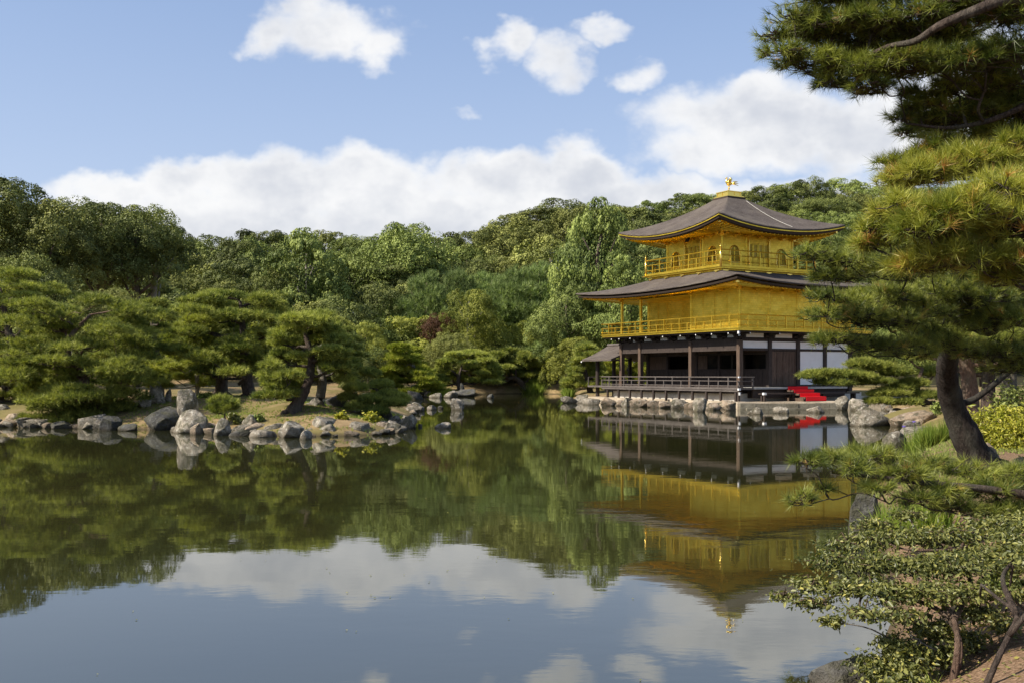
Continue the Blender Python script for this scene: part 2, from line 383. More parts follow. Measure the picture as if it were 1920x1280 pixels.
def ground(x, y):
    x = np.asarray(x, float); y = np.asarray(y, float)
    dm = sdist(MAIN, x, y); di = sdist(ISLE, x, y)
    nz = 0.05 * np.sin(x * .9 + 1.3 * np.sin(y * .7)) + 0.04 * np.sin(y * 1.1 + x * .6)
    zm = np.where(dm > 0, np.minimum(.10 + .38 * dm, .52) + .25 * sstep(1, 7, dm) + nz * sstep(0, 2, dm), np.maximum(dm * .6, -1.1))
    zi = np.where(di > 0, np.minimum(.06 + .30 * di, .40) + .60 * sstep(.6, 5.5, di) + nz * .8 * sstep(0, 2, di), np.maximum(di * .6, -1.1))
    # terrace round the pavilion is levelled
    z = np.maximum(zm, zi)
    kt = sstep(-2.2, -.3, sdist(TERR, x, y)); z = z * (1 - kt) + np.minimum(z, .33) * kt
    yy = np.maximum(y, 30.); px = 960 + F * x / yy
    hl = CZ + (HZ - np.interp(px, SKY_X, SKY_Y)) / F * 150. - 13.5
    hr = CZ + (HZ - np.interp(px, SKF_X, SKF_Y)) / F * 235. - 13.0
    k = sstep(1080, 1300, px)
    h = (1 - k) * hl * sstep(98, 152, y) + k * hr * sstep(112, 238, y)
    k2 = 1 - sstep(1600, 2000, px) * .4
    z = z + np.where(dm > 0, h * k2, 0)
    return z
def gz(x, y): return float(ground(np.array([x]), np.array([y]))[0])

def ax(*segs):
    o = []
    for a, b, s in segs: o += list(np.arange(a, b, s))
    return np.array(o)
xs = ax((-260, -60, 12), (-60, -26, 1.6), (-26, 30, .5), (30, 60, 1.6), (60, 601, 12))
yy_ = ax((-80, 2, 4), (2, 62, .5), (62, 108, .9), (108, 260, 4), (260, 801, 18))
XX, YY = np.meshgrid(xs, yy_); ZZ = ground(XX, YY)
nx, ny = len(xs), len(yy_)
idx = np.arange(nx * ny).reshape(ny, nx)
FQ = np.stack([idx[:-1, :-1], idx[:-1, 1:], idx[1:, 1:], idx[1:, :-1]], -1).reshape(-1, 4)
m, q = new_mat('ground_soil_and_moss')
pos = q.node('ShaderNodeNewGeometry').outputs['Position']; px_, py_, pz_ = q.sep(pos)
n1 = q.noise(pos, .35, 5, .6); n2 = q.noise(pos, 2.2, 5, .65); n3 = q.noise(pos, 14, 4, .6); n4 = q.noise(pos, 45, 3, .6)
col = q.mix(q.rng(n2, .35, .65), (0.21, 0.145, 0.072), (0.34, 0.24, 0.125))
col = q.mix(q.rng(n1, .42, .58, 0, .8), col, (0.15, 0.135, 0.04))
col = q.mix(q.rng(n3, .5, .72, 0, .55), col, (0.14, 0.105, 0.05))
near = q.rng(py_, 22, 30, 1, 0)
col = q.mix(near, col, q.mix(q.rng(n4, .4, .65), (0.13, 0.08, 0.045), (0.30, 0.20, 0.125)))
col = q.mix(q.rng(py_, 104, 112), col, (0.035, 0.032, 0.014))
col = q.mix(q.rng(pz_, .02, .14, .85, 0), col, (0.07, 0.055, 0.03))
finish(q, princ(q, col, .95, 0, .15, bump(q, q.m('ADD', n3, q.m('MULTIPLY', n4, .6)), .7, .06)))
M['ground'] = m
gm = mesh_from('ground', np.stack([XX, YY, ZZ], -1).reshape(-1, 3), FQ, m, True)
tag(link('ground', gm), 'sandy mossy ground of the garden shores and wooded hill', kind='structure')

# water
m, q = new_mat('pond_water')
pos = q.node('ShaderNodeNewGeometry').outputs['Position']
n1 = q.noise(q.mapping(pos, (.9, 1.6, 1)), 1, 3, .5); n2 = q.noise(q.mapping(pos, (4.5, 9, 1)), 1, 3, .55); n3 = q.noise(q.mapping(pos, (.06, .11, 1)), 1, 2, .5)
rip = q.rng(n3, .4, .62, .25, 1.0)
h = q.m('ADD', q.m('MULTIPLY', n1, 1.0), q.m('MULTIPLY', n2, .16)); h = q.m('MULTIPLY', h, rip)
nrm = bump(q, h, 1.0, 0.0026)
p = q.node('ShaderNodeBsdfPrincipled')
q.link(q.mix(q.rng(q.noise(pos, .15, 3), .4, .6), (0.022, 0.023, 0.008), (0.030, 0.030, 0.010)), p.inputs['Base Color'])
p.inputs['Roughness'].default_value = .02; p.inputs['IOR'].default_value = 2.5; q.link(nrm, p.inputs['Normal'])
finish(q, p.outputs[0]); M['water'] = m
wv = MB(); wv.add([(-260, -80, 0), (600, -80, 0), (600, 800, 0), (-260, 800, 0)], [(0, 1, 2, 3)])
w = wv.build('pond_water', m); tag(w, 'still green-brown pond mirroring the pavilion and clouds', kind='structure')

# ------------------------------------------------------------------ foliage generators
def unit(a): return a / np.maximum(np.linalg.norm(a, axis=-1, keepdims=True), 1e-9)
def needle_tufts(pos, dirs, n, L, wd, cone=0.9, tint=None, stem=0.25, rg=None):
    """thin triangles; returns V, F, tint"""
    rg = rg or rng
    N = len(pos)
    p = np.repeat(pos, n, 0); d = np.repeat(unit(dirs), n, 0)
    r = unit(rg.normal(size=(N * n, 3)))
    dd = unit(d * rg.uniform(.25, 1.35, (N * n, 1)) + r * cone)
    LL = L * rg.uniform(.75, 1.1, (N * n, 1))
    b = p + d * (rg.uniform(-1, 0.25, (N * n, 1)) * stem * L)
    side = unit(np.cross(dd, rg.normal(size=(N * n, 3)))) * wd * .5
    V = np.stack([b - side, b + side, b + dd * LL], 1).reshape(-1, 3)
    Fc = np.arange(N * n * 3).reshape(-1, 3)
    t = np.repeat(tint if tint is not None else rg.uniform(0, 1, N), n * 3)
    return V, Fc, t
def leaf_quads(pos, nrm, size, tint, jitter=.8, aspect=.6, rg=None):
    rg = rg or rng
    N = len(pos); nn = unit(nrm + rg.normal(size=(N, 3)) * jitter * .6)
    a = unit(np.cross(nn, rg.normal(size=(N, 3)))); b = np.cross(nn, a)
    s = size * rg.uniform(.6, 1.25, (N, 1))
    fold = nn * s * .12
    V = np.stack([pos - a * s * .5, pos + b * s * .5 * aspect + fold, pos + a * s * .5, pos - b * s * .5 * aspect + fold], 1).reshape(-1, 3)
    return V, np.arange(N * 4).reshape(-1, 4), np.repeat(tint, 4)

def broad_crown(seed, nl, nleaf, size, kind='round'):
    """normalised crown, radius about 1, z from -1 to 1"""
    rg = np.random.default_rng(seed)
    pos = []; nr = []; ti = []
    k = 0; C = []
    while k < nl:
        c = unit(rg.normal(size=3)) * rg.uniform(.58, .90)
        if c[2] < -.55: continue
        if kind == 'tall': c[:2] *= (1 - .45 * max(c[2], -.2)); 
        if kind == 'flat': c[2] *= .6
        C.append(c); k += 1
    C = np.array(C)
    per = nleaf // nl
    for c in C:
        r = rg.uniform(.25, .44) * (1.1 - .3 * abs(c[2])); mm = 12; zs = .62 if kind == 'tall' else 1.0
        mc = unit(rg.normal(size=(mm, 3)) + unit(c) * .8 + np.array([0, 0, .5])) * r * .84 * np.array([1.15, 1.15, .8 * zs])
        mr_ = r * rg.uniform(.29, .46, mm); w = rg.integers(0, mm, per)
        d = unit(rg.normal(size=(per, 3)) + unit(mc[w]) * .9)
        p = c + mc[w] + d * (mr_[w] * rg.uniform(.80, 1.04, per))[:, None] * np.array([1, 1, zs])
        pos.append(p); nr.append(d + np.array([0, 0, .15])); base = rg.uniform(.0, .85)
        ti.append(np.clip(base + rg.uniform(-.25, .25, mm)[w] + rg.uniform(-.12, .12, per), 0, 1))
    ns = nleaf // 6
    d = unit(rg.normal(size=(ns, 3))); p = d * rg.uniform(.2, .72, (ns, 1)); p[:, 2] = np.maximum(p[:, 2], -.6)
    pos.append(p); nr.append(d); ti.append(rg.uniform(0, .2, ns))  # inner leaves tinted dark, painting shade into the gaps between clumps
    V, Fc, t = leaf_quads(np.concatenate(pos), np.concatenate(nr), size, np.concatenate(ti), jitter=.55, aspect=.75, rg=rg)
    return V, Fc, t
def trunk_mesh(seed, mat):
    """normalised trunk, height 1, with a few limbs"""
    rg = np.random.default_rng(seed); mb = MB()
    pts = [(0, 0, -.08), (.01, 0, .2), (rg.uniform(-.03, .03), rg.uniform(-.03, .03), .5), (rg.uniform(-.05, .05), rg.uniform(-.05, .05), .85), (0, 0, 1)]
    mb.tube(spline(pts, 3), np.linspace(.03, .012, 13), 7)
    for i in range(7):
        z0 = rg.uniform(.45, .85); a = rg.uniform(0, 6.28); l = rg.uniform(.14, .24)
        mb.tube([(0, 0, z0), (math.cos(a) * l * .5, math.sin(a) * l * .5, z0 + .09), (math.cos(a) * l, math.sin(a) * l, z0 + .2)], [.012, .008, .003], 5)
    return mesh_from('trunk', np.array(mb.V), mb.F, mat, True)
CROWNS = {}
for kname, kind, mats, cnt in (('round', 'round', None, 6), ('tall', 'tall', None, 3), ('flat', 'flat', None, 2)):
    CROWNS[kname] = []
    for i in range(cnt):
        CROWNS[kname].append(broad_crown(100 + i + cnt * 17, [36, 30, 44, 28, 36, 48][i], [22000, 15000, 30000, 18000, 24000, 19000][i], [.042, .054, .036, .048, .040, .046][i], kind))
# feathery pine seen far off: upward pointing sprays
def feather_crown(seed, n=900):
    rg = np.random.default_rng(seed)
    p = unit(rg.normal(size=(n, 3))) * rg.uniform(.25, 1, (n, 1)) ** .5
    p[:, 2] = np.abs(p[:, 2]) * 1.25 - .4
    wd = 1.0 - .55 * np.clip(p[:, 2], 0, 1); p[:, 0] *= wd; p[:, 1] *= wd
    p[:, :2] += .10 * np.sin(p[:, 2:3] * 14)
    d = unit(p * np.array([.7, .7, .2]) + np.array([0, 0, .7]))
    t = np.clip(rg.normal(.5, .25, n), 0, 1)
    return needle_tufts(p, d, 18, .17, .014, .65, t, rg=rg)
CROWNS['feather'] = [feather_crown(5), feather_crown(6)]
_cm = {}
def crown_mesh(kind, i, mat):
    key = (kind, i % len(CROWNS[kind]), mat)
    if key not in _cm:
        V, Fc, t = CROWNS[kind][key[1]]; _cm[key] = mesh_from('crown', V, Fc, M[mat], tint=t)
    return _cm[key]
TRUNKS = [trunk_mesh(1, M['bark']), trunk_mesh(2, M['bark_pale']), trunk_mesh(3, M['bark'])]

def far_tree(name, X, Y, top, cr, ch, kind, mat, label, group, seed, cat='tree'):
    z0 = gz(X, Y) - .2
    h = top - z0
    ch = min(ch, h * .5)
    t = thing(name, label, cat, (X, Y, z0), 0, group)
    c = link('crown', crown_mesh(kind, seed, mat), t, (0, 0, h - ch * .98), (seed * 1.7) % 6.28); c.scale = (cr, cr, ch)
    tr = link('trunk', TRUNKS[seed % 3], t, (0, 0, 0), seed * .9); hh = h - ch * .4; tr.scale = (hh * .9, hh * .9, hh)
    return t

# ================================================================== the golden pavilion
# local axes: x runs back along the east face, y runs away along the south face, z is height over the water
PAV_LOC = (13.2, 58.0, 0.0); PAV_ROT = R(29.6)
pav = thing('golden_pavilion', 'three-storey pavilion with two gold-leafed upper floors above a dark timber ground floor', 'pavilion', PAV_LOC, PAV_ROT)
def pv(x, y, z=0.0):
    c, s = math.cos(PAV_ROT), math.sin(PAV_ROT)
    return (PAV_LOC[0] + c * x - s * y, PAV_LOC[1] + s * x + c * y, z)

def ring(x0, x1, y0, y1, zf, n=24):
    V = []
    cs = [(x0, y0), (x1, y0), (x1, y1), (x0, y1)]
    for k in range(4):
        a, b = cs[k], cs[(k + 1) % 4]
        for i in range(n):
            s = i / n
            V.append((a[0] + (b[0] - a[0]) * s, a[1] + (b[1] - a[1]) * s, zf(abs(2 * s - 1))))
    return V
def loft(rings):
    n = len(rings[0]); V = [p for r_ in rings for p in r_]
    Fc = [(j * n + i, j * n + (i + 1) % n, (j + 1) * n + (i + 1) % n, (j + 1) * n + i) for j in range(len(rings) - 1) for i in range(n)]
    return V, Fc
def hip_roof(name, o, inn, zm, lift, ztop, pw, g1, wall, zwall, label=None, gold_line=True, band=.30):
    """o outer eave rect, inn inner top rect; wall rect the soffit runs to"""
    rf = lambda r_, d: (r_[0] + d, r_[1] - d, r_[2] + d, r_[3] - d)
    top = MB(); rings = []
    for j in range(13):
        t = j / 12; gt = g1 * t + (1 - g1) * t * t
        rc = [o[k] + (inn[k] - o[k]) * t for k in range(4)]
        rings.append(ring(*rc, lambda uu_, t=t, gt=gt: zm + (ztop - zm) * gt + lift * uu_ ** pw * (1 - t) ** 1.7))
    V, Fc = loft(rings); top.add(V, Fc)
    e = lambda dz, k=1.0: (lambda uu_: zm + dz + lift * k * uu_ ** pw)
    # rounded lip of the shingles
    top2 = [ring(*o, e(0)), ring(*rf(o, -.02), e(-.03)), ring(*rf(o, -.015), e(-.08))]
    V, Fc = loft(top2); top.add(V, [f[::-1] for f in Fc])
    r_ = top.build(name, M['shingle'], pav, True)
    if label: r_['label'] = label
    ed = MB()
    V, Fc = loft([ring(*rf(o, .0), e(-.075)), ring(*rf(o, .03), e(-.12))]); ed.add(V, [f[::-1] for f in Fc])
    V, Fc = loft([ring(*rf(o, .05), e(-.19)), ring(*rf(o, .10), e(-band)), ring(*rf(o, .42), e(-band - .02))]); ed.add(V, [f[::-1] for f in Fc])
    ed.build('eave_edge', M['shingle_edge'], r_)
    if gold_line:
        gl = MB(); V, Fc = loft([ring(*rf(o, .02), e(-.115)), ring(*rf(o, .0), e(-.125)), ring(*rf(o, .0), e(-.185)), ring(*rf(o, .06), e(-.195))]); gl.add(V, [f[::-1] for f in Fc])
        gl.build('eave_trim', M['gold'], r_)
    # soffit: flying rafters outside, main rafters inside
    so = MB(); mid = [o[k] + (wall[k] - o[k]) * .5 for k in range(4)]
    zo = zm - band - .02
    V, Fc = loft([ring(*rf(o, .40), e(-band - .02)), ring(*mid, lambda uu_: zo + (zwall - zo) * .35 + lift * .55 * uu_ ** pw), ring(*wall, lambda uu_: zwall)]); so.add(V, [f[::-1] for f in Fc])
    so.build('soffit', M['gold'], r_, False)
    ra = MB()
    for (ax_, lo, hi) in ((0, o[0], o[1]), (1, o[2], o[3])):
        L_ = hi - lo; n = int(L_ / .34)
        for sgn in (0, 1):
            for i in range(1, n):
                s = i / n; uu_ = abs(2 * s - 1); c = lo + L_ * s
                zz = zm - band - .05 + lift * uu_ ** pw
                wl, wh = (wall[0], wall[1]) if ax_ == 0 else (wall[2], wall[3])
                cc = min(max(c, wl), wh)
                oo = (o[2], o[3])[sgn] if ax_ == 0 else (o[0], o[1])[sgn]
                ww = (wall[2], wall[3])[sgn] if ax_ == 0 else (wall[0], wall[1])[sgn]
                sg = 1 if sgn == 0 else -1
                # along the diagonal the rafter stops at the hip
                over = abs(c - cc); reach = abs(ww - oo)
                inner = oo + sg * (reach - over) if over > 0 else ww
                zin = zwall - .04 + (zz - zwall) * (over / reach)
                a = (c, oo + sg * .34, zz); b = (c, inner, zin)
                if abs(b[1] - a[1]) < .15 or (inner - oo) * sg < .4: continue
                if ax_ == 1: a = (a[1], a[0], a[2]); b = (b[1], b[0], b[2])
                ra.tube([a, b], [.045, .045], 4)
    ra.build('rafters', M['gold'], r_)
    for cx_, cy_, sx, sy in ((o[0], o[2], 1, 1), (o[1], o[2], -1, 1), (o[0], o[3], 1, -1), (o[1], o[3], -1, -1)):
        h_ = MB(); wx_ = wall[0] if sx > 0 else wall[1]; wy_ = wall[2] if sy > 0 else wall[3]
        h_.tube([(cx_ + sx * .42, cy_ + sy * .42, zm - band - .02 + lift * .9), (wx_, wy_, zwall - .14)], [.075, .095], 6)
        h_.box(cx_ + sx * .40 - .07, cx_ + sx * .40 + .07, cy_ + sy * .40 - .07, cy_ + sy * .40 + .07, zm - band - .14 + lift * .9, zm - band + .02 + lift * .9)
        h_.build('corner_rafter', M['gold_bright'], r_)
    return r_

# ---- ground storey -------------------------------------------------
BX0, BX1, BY0, BY1 = 1.0, 10.3, 1.0, 12.9
SY = [1.0, 5.42, 10.73, 12.9]; EX = [1.0, 3.35, 5.70, 8.03, 10.3]
pl = MB(); pl.box(.55, 10.9, .55, 13.3, .2, .86); pl.build('plinth', M['plinth'], pav)
fl = MB(); fl.box(BX0 + .1, BX1 - .1, BY0 + .1, BY1 - .1, .864, 1.28); fl.build('ground_floor', M['wood_dark'], pav)
# veranda deck round the south and west, running on along the east face
dk = MB(); dk.box(-.05, .995, -.05, 13.95, 1.10, 1.22); dk.box(.998, 1.12, -.05, .90, 1.10, 1.22)
dk.box(-.02, .04, -.02, 13.9, .98, 1.097); dk.build('veranda_deck', M['wood_deck'], pav)
dj = MB()
for y in np.arange(.25, 13.9, 1.3): dj.box(.02, .14, y, y + .13, .3, 1.0)
dj.box(.2, .3, 0, 13.9, .86, .97); dj.build('veranda_support', M['wood_dark'], pav)
dk = MB(); dk.box(1.125, 8.9, -.10, .94, 1.12, 1.235); e_ = dk.build('side_deck', M['wood_pale'], pav)
e_['label'] = 'deck boards coloured pale as sunlit along the east side'
dk = MB(); dk.box(1.2, 8.9, .1, .2, .6, 1.117); dk.box(1.2, 8.9, .5, .58, .6, 1.0); dk.build('deck_support', M['wood_dark'], pav)
def post(x, y, z0, z1, r, mat, parent=pav, name='column', sq=False):
    b = MB()
    if sq: b.box(x - r, x + r, y - r, y + r, z0, z1)
    else: b.cyl(x, y, z0, z1, r, 12)
    return b.build(name, mat, parent)
for y in SY: post(BX0, y, .5, 4.05, .135, M['wood_post'], sq=True)
for x in EX[1:]: post(x, BY0, .9, 4.05, .13, M['wood_dark'], sq=True)
for x in EX[1:]: post(x, BY1, .9, 4.05, .13, M['wood_dark'], sq=True)
for y in SY[1:3]: post(BX1, y, .9, 4.05, .13, M['wood_dark'], sq=True)
# beams
bm = MB()
for z0, z1 in ((3.42, 3.56), (3.98, 4.12)):
    bm.box(BX0 - .07, BX0 + .07, BY0 + .137, BY1 + .3, z0, z1); bm.box(BX0 + .137, BX1 + .25, BY0 - .07, BY0 + .07, z0, z1)
    bm.box(BX0 + .07, BX1, BY1 - .06, BY1 + .06, z0 + .002, z1 - .002); bm.box(BX1 - .06, BX1 + .06, BY0 + .07, BY1 - .06, z0 + .004, z1 - .004)
bm.box(BX0 - .05, BX0 + .05, BY0 + .14, BY1, 3.562, 3.978)        # dark boarding over the south lintel
bm.build('beam', M['wood_dark'], pav)
# white plaster over the east lintel and the two plaster bays
for i in range(4):
    b = MB(); b.box(EX[i] + .14, EX[i + 1] - .135, BY0 - .03, BY0 + .03, 3.565, 3.975)
    b.build('plaster_panel', M['plaster'], pav)
for i in (2, 3):
    b = MB(); b.box(EX[i] + .135, EX[i + 1] - .135, BY0 - .03, BY0 + .03, 1.36, 3.415); b.build('plaster_panel', M['plaster'], pav)
b = MB(); b.box(EX[2] + .14, BX1, BY0 - .05, BY0 + .05, 1.24, 1.355); b.build('sill_beam', M['wood_dark'], pav)
# plank doors in the second bay
for k in range(2):
    d = MB(); x0 = EX[1] + .16 + k * 1.02; x1 = x0 + 1.0
    d.box(x0, x1, BY0 - .02, BY0 + .03, 1.30, 3.40)
    for xx in (x0, (x0 + x1) / 2 - .04, x1 - .09): d.box(xx, xx + .09, BY0 - .05, BY0 - .021, 1.30, 3.40)
    for zz in (1.30, 2.0, 2.7, 3.28): d.box(x0 + .092, x1 - .092, BY0 - .045, BY0 - .022, zz, zz + .1)
    d.build('door', M['wood_post'], pav)
d = MB(); d.box(EX[1] + .135, EX[1] + .158, BY0 - .06, BY0 + .05, 1.28, 3.41); d.build('door_frame', M['wood_dark'], pav); d = MB(); d.box(EX[2] - .16, EX[2] - .136, BY0 - .06, BY0 + .05, 1.28, 3.41); d.build('door_frame', M['wood_dark'], pav)
# back and far walls
w_ = MB(); w_.box(3.4, BX1, BY1 - .03, BY1 + .03, 1.28, 3.97); w_.box(BX1 - .03, BX1 + .03, BY0, BY1, 1.28, 3.97); w_.build('rear_wall', M['wood_dark'], pav)
# recessed wall behind the open front bay: boarded dado, dark openings, posts
RX = 3.33
w_ = MB(); w_.box(RX - .03, RX + .03, BY0 + .1, BY1, 1.28, 2.24)
w_.box(RX - .06, RX + .06, BY0 + .1, BY1, 2.243, 2.33); w_.box(RX - .06, RX + .06, BY0 + .1, BY1, 3.22, 3.34)
for y in np.arange(1.2, 12.8, .32): w_.box(RX - .045, RX - .031, y, y + .03, 1.28, 2.24)
w_.build('dado_panel', M['wood_dark'], pav)
for y in (3.2, 5.42, 7.6, 8.2, 10.73, 12.85): post(RX, y, 1.28, 3.97, .09, M['wood_dark'], sq=True, name='inner_column')
w_ = MB(); w_.box(RX - .025, RX + .025, 6.6, 8.2, 2.333, 3.217); w_.box(RX - .025, RX + .025, 10.8, 12.8, 2.333, 3.217); w_.box(RX - .03, RX + .03, BY0 + .1, BY1, 3.343, 3.97)
w_.build('shutter_panel', M['wood_post'], pav)
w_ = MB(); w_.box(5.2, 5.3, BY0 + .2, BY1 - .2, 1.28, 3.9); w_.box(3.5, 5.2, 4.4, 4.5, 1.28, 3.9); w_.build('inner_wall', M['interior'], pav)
w_ = MB(); w_.box(BX0, BX1, BY0, BY1, 4.125, 4.2); w_.build('ceiling', M['wood_dark'], pav)
# veranda railing
def railing(name, pts, z0, z1, mids, mat, pr, prail, step, finial=None, big=None, rails_mat=None, parent=pav, overrun=.0):
    rl = MB()
    for a, b in zip(pts[:-1], pts[1:]):
        for z in [z1] + mids:
            rr = prail if z == z1 else prail * .75
            av = Vector((*a, z)); bv = Vector((*b, z)); d = (bv - av).normalized()
            rl.tube([av - d * overrun, bv + d * overrun], [rr, rr], 6)
    ro = rl.build(name, mat, parent)
    k = 0
    for si, (a, b) in enumerate(zip(pts[:-1], pts[1:])):
        L_ = math.hypot(b[0] - a[0], b[1] - a[1]); n = max(1, round(L_ / step))
        for i in range(n + 1):
            if i == 0 and si > 0: continue
            s = i / n; x, y = a[0] + (b[0] - a[0]) * s, a[1] + (b[1] - a[1]) * s
            tall = (k % 2 == 0) or not mids
            p_ = MB(); p_.box(x - pr, x + pr, y - pr, y + pr, z0, z1 if tall else max(mids)); p_.build('railing_post', mat, ro); k += 1
    return ro
railing('veranda_railing', [(1.12, 0.02), (0.02, 0.02), (.02, 13.9)], 1.22, 1.83, [1.60, 1.32], M['wood_deck'], .035, .035, .86, overrun=.12)
# white caps at the veranda corner
for bx4 in ((-.10, .02, -.13, -.05, 1.79, 1.87), (-.14, .02, -.16, -.06, 1.06, 1.18), (-.05, .06, -.12, -.052, .78, .95)):
    cp = MB(); cp.box(*bx4); cp.build('white_cap', M['white'], pav)
cp = MB(); cp.box(-.06, .06, -.06, .06, .42, 1.097); cp.build('veranda_corner_post', M['wood_dark'], pav)

# bracket row with white-tipped arms, white plaster between
def bracket(x, y, ox, oy):
    b = MB(); px2, py2 = oy, ox           # direction along the wall
    def bx(c0, c1, w0, z0, z1):
        # box reaching from c0 to c1 outward, half width w0
        xa = [x + ox * c0 - abs(px2) * w0, x + ox * c1 - abs(px2) * w0, x + ox * c0 + abs(px2) * w0, x + ox * c1 + abs(px2) * w0]
        ya = [y + oy * c0 - abs(py2) * w0, y + oy * c1 - abs(py2) * w0, y + oy * c0 + abs(py2) * w0, y + oy * c1 + abs(py2) * w0]
        return min(xa), max(xa), min(ya), max(ya), z0, z1
    b.box(*bx(-.1, .12, .12, 4.125, 4.20)); b.box(*bx(-.1, .42, .05, 4.203, 4.30)); b.box(*bx(-.1, .85, .045, 4.36, 4.45))
    b.box(*bx(.0, .10, .38, 4.203, 4.297)); b.box(*bx(.32, .44, .09, 4.303, 4.358)); b.box(*bx(.34, .42, .34, 4.36, 4.448)); b.box(*bx(.06, .12, .09, 4.303, 4.358))
    o_ = b.build('bracket', M['wood_dark'], pav)
    w2 = MB(); w2.box(*bx(.851, .862, .032, 4.372, 4.438))
    w2.build('white_tip', M['white'], o_)
for y in [1.0, 2.47, 3.94, 5.42, 7.2, 8.97, 10.73, 12.0, 12.9]: bracket(BX0 - .05, y, -1, 0)
for x in [1.0] + EX[1:]: bracket(x, BY0 - .05, 0, -1)
cb = MB(); cb.tube([(1.0, 1.0, 4.30), (.12, .12, 4.42)], [.07, .06], 4); cb.build('corner_bracket', M['wood_dark'], pav)
cb = MB(); cb.box(.03, .13, .03, .13, 4.34, 4.50); cb.box(.35, .43, .33, .41, 4.24, 4.30); cb.build('white_tip', M['white'], pav)
for i in range(len(EX) - 1):
    b = MB(); b.box(EX[i] + .45, EX[i + 1] - .45, BY0 - .02, BY0 + .02, 4.205, 4.46); b.build('plaster_panel', M['plaster'], pav)
for a_, b_ in ((1.0, 2.47), (2.47, 3.94), (3.94, 5.42), (5.42, 7.2), (7.2, 8.97), (8.97, 10.73), (10.73, 12.0)):
    b = MB(); b.box(BX0 - .02, BX0 + .02, a_ + .42, b_ - .42, 4.205, 4.46); b.build('plaster_panel', M['plaster'], pav)
b = MB(); b.box(BX0 + .03, BX1, BY0 + .03, BY1, 4.205, 4.46); b.build('floor_frame', M['wood_dark'], pav)
b = MB(); b.box(0.1, 11.2, 0.1, 13.8, 4.463, 4.545); b.build('balcony_underside', M['wood_dark'], pav)

# ---- second storey ---------------------------------------------------
b = MB(); b.box(0, 11.3, 0, 13.9, 4.55, 4.66); b.box(-.06, 11.36, -.06, 13.96, 4.663, 4.74); b.build('lower_balcony', M['gold'], pav)
railing('lower_balcony_railing', [(11.3, .03), (.03, .03), (.03, 13.87), (4, 13.87)], 4.74, 5.47, [5.16, 4.86], M['gold'], .034, .038, .75, overrun=.1)
for y in SY: post(BX0, y, 4.742, 7.12, .10, M['gold'])
for x in EX[1:]: post(x, BY0, 4.742, 7.12, .10, M['gold'])
post(BX1, BY1, 4.742, 7.12, .1, M['gold']); post(RX, BY1, 4.742, 7.12, .1, M['gold'])
w_ = MB(); w_.box(BX0 + .02, BX1, BY0 - .03, BY0 + .03, 4.742, 7.12); w_.box(BX0 - .03, BX0 + .018, BY0 + .1, SY[1] - .1, 4.742, 7.12)
w_.box(RX - .03, RX + .03, SY[1], BY1, 4.742, 7.12); w_.box(BX0 + .03, RX - .035, SY[1] - .05, SY[1], 4.742, 7.12)
w_.box(RX + .035, BX1, BY1 - .03, BY1 + .03, 4.742, 7.12); w_.box(BX1 - .03, BX1 + .03, BY0 + .04, BY1 - .035, 4.742, 7.12)
w_.build('gold_wall', M['gold'], pav)
# panel stiles and rails
s_ = MB()
for y in (2.1, 3.2, 4.3): s_.box(BX0 - .05, BX0 - .031, y - .03, y + .03, 4.86, 6.95)
for y in (6.6, 7.8, 9.1, 10.73, 11.8): s_.box(RX - .055, RX - .031, y - .035, y + .035, 4.86, 6.95)
for i in range(4):
    xm = (EX[i] + EX[i + 1]) / 2
for zz in (4.78, 6.96):
    s_.box(BX0 - .055, BX0 - .031, BY0 + .1, SY[1] - .1, zz, zz + .09); s_.box(BX0 + .1, BX1, BY0 - .055, BY0 - .031, zz, zz + .09); s_.box(RX - .06, RX - .031, SY[1], BY1, zz + .002, zz + .088)
s_.build('wall_trim', M['gold'], pav)
w_ = MB(); w_.box(BX0, RX, SY[1], BY1, 7.0, 7.06); w_.build('veranda_ceiling', M['gold'], pav)
b = MB(); b.box(BX0 - .09, BX1 + .3, BY0 - .09, BY0 + .09, 7.123, 7.26); b.box(BX0 - .09, BX0 + .09, BY0 + .092, BY1 + .3, 7.123, 7.26); b.build('gold_beam', M['gold'], pav)
def gold_bracket(x, y, ox, oy, z, s=1.0, nm='gold_bracket'):
    b = MB(); ax_, ay_ = abs(oy), abs(ox)
    def bx(c0, c1, w0, z0, z1):
        X = sorted([x + ox * c0 * s, x + ox * c1 * s]); Y_ = sorted([y + oy * c0 * s, y + oy * c1 * s])
        return X[0] - ax_ * w0 * s, X[1] + ax_ * w0 * s, Y_[0] - ay_ * w0 * s, Y_[1] + ay_ * w0 * s, z + z0 * s, z + z1 * s
    b.box(*bx(-.05, .16, .09, 0, .09)); b.box(*bx(0, .09, .30, .093, .17)); b.box(*bx(-.05, .50, .04, .095, .165)); b.box(*bx(.30, .40, .12, .168, .23)); b.box(*bx(.32, .39, .28, .233, .30))
    return b.build(nm, M['gold_bright'], pav)
for y in [1.0, 2.5, 3.9, 5.42, 7.2, 8.97, 10.73, 12.9]: gold_bracket(BX0 - .1, y, -1, 0, 7.02, .8)
for x in [1.0, 2.2, 3.35, 4.5, 5.70, 6.9, 8.03, 9.2, 10.3]: gold_bracket(x, BY0 - .1, 0, -1, 7.02, .8)
# lower roof
LO = (-1.32, 12.55, -1.32, 15.2)
lr = hip_roof('lower_roof', LO, (2.3, 9.05, 4.05, 10.25), 7.32, .38, 8.62, 2.3, .62, (BX0, BX1, BY0, BY1), 7.26, gold_line=False)

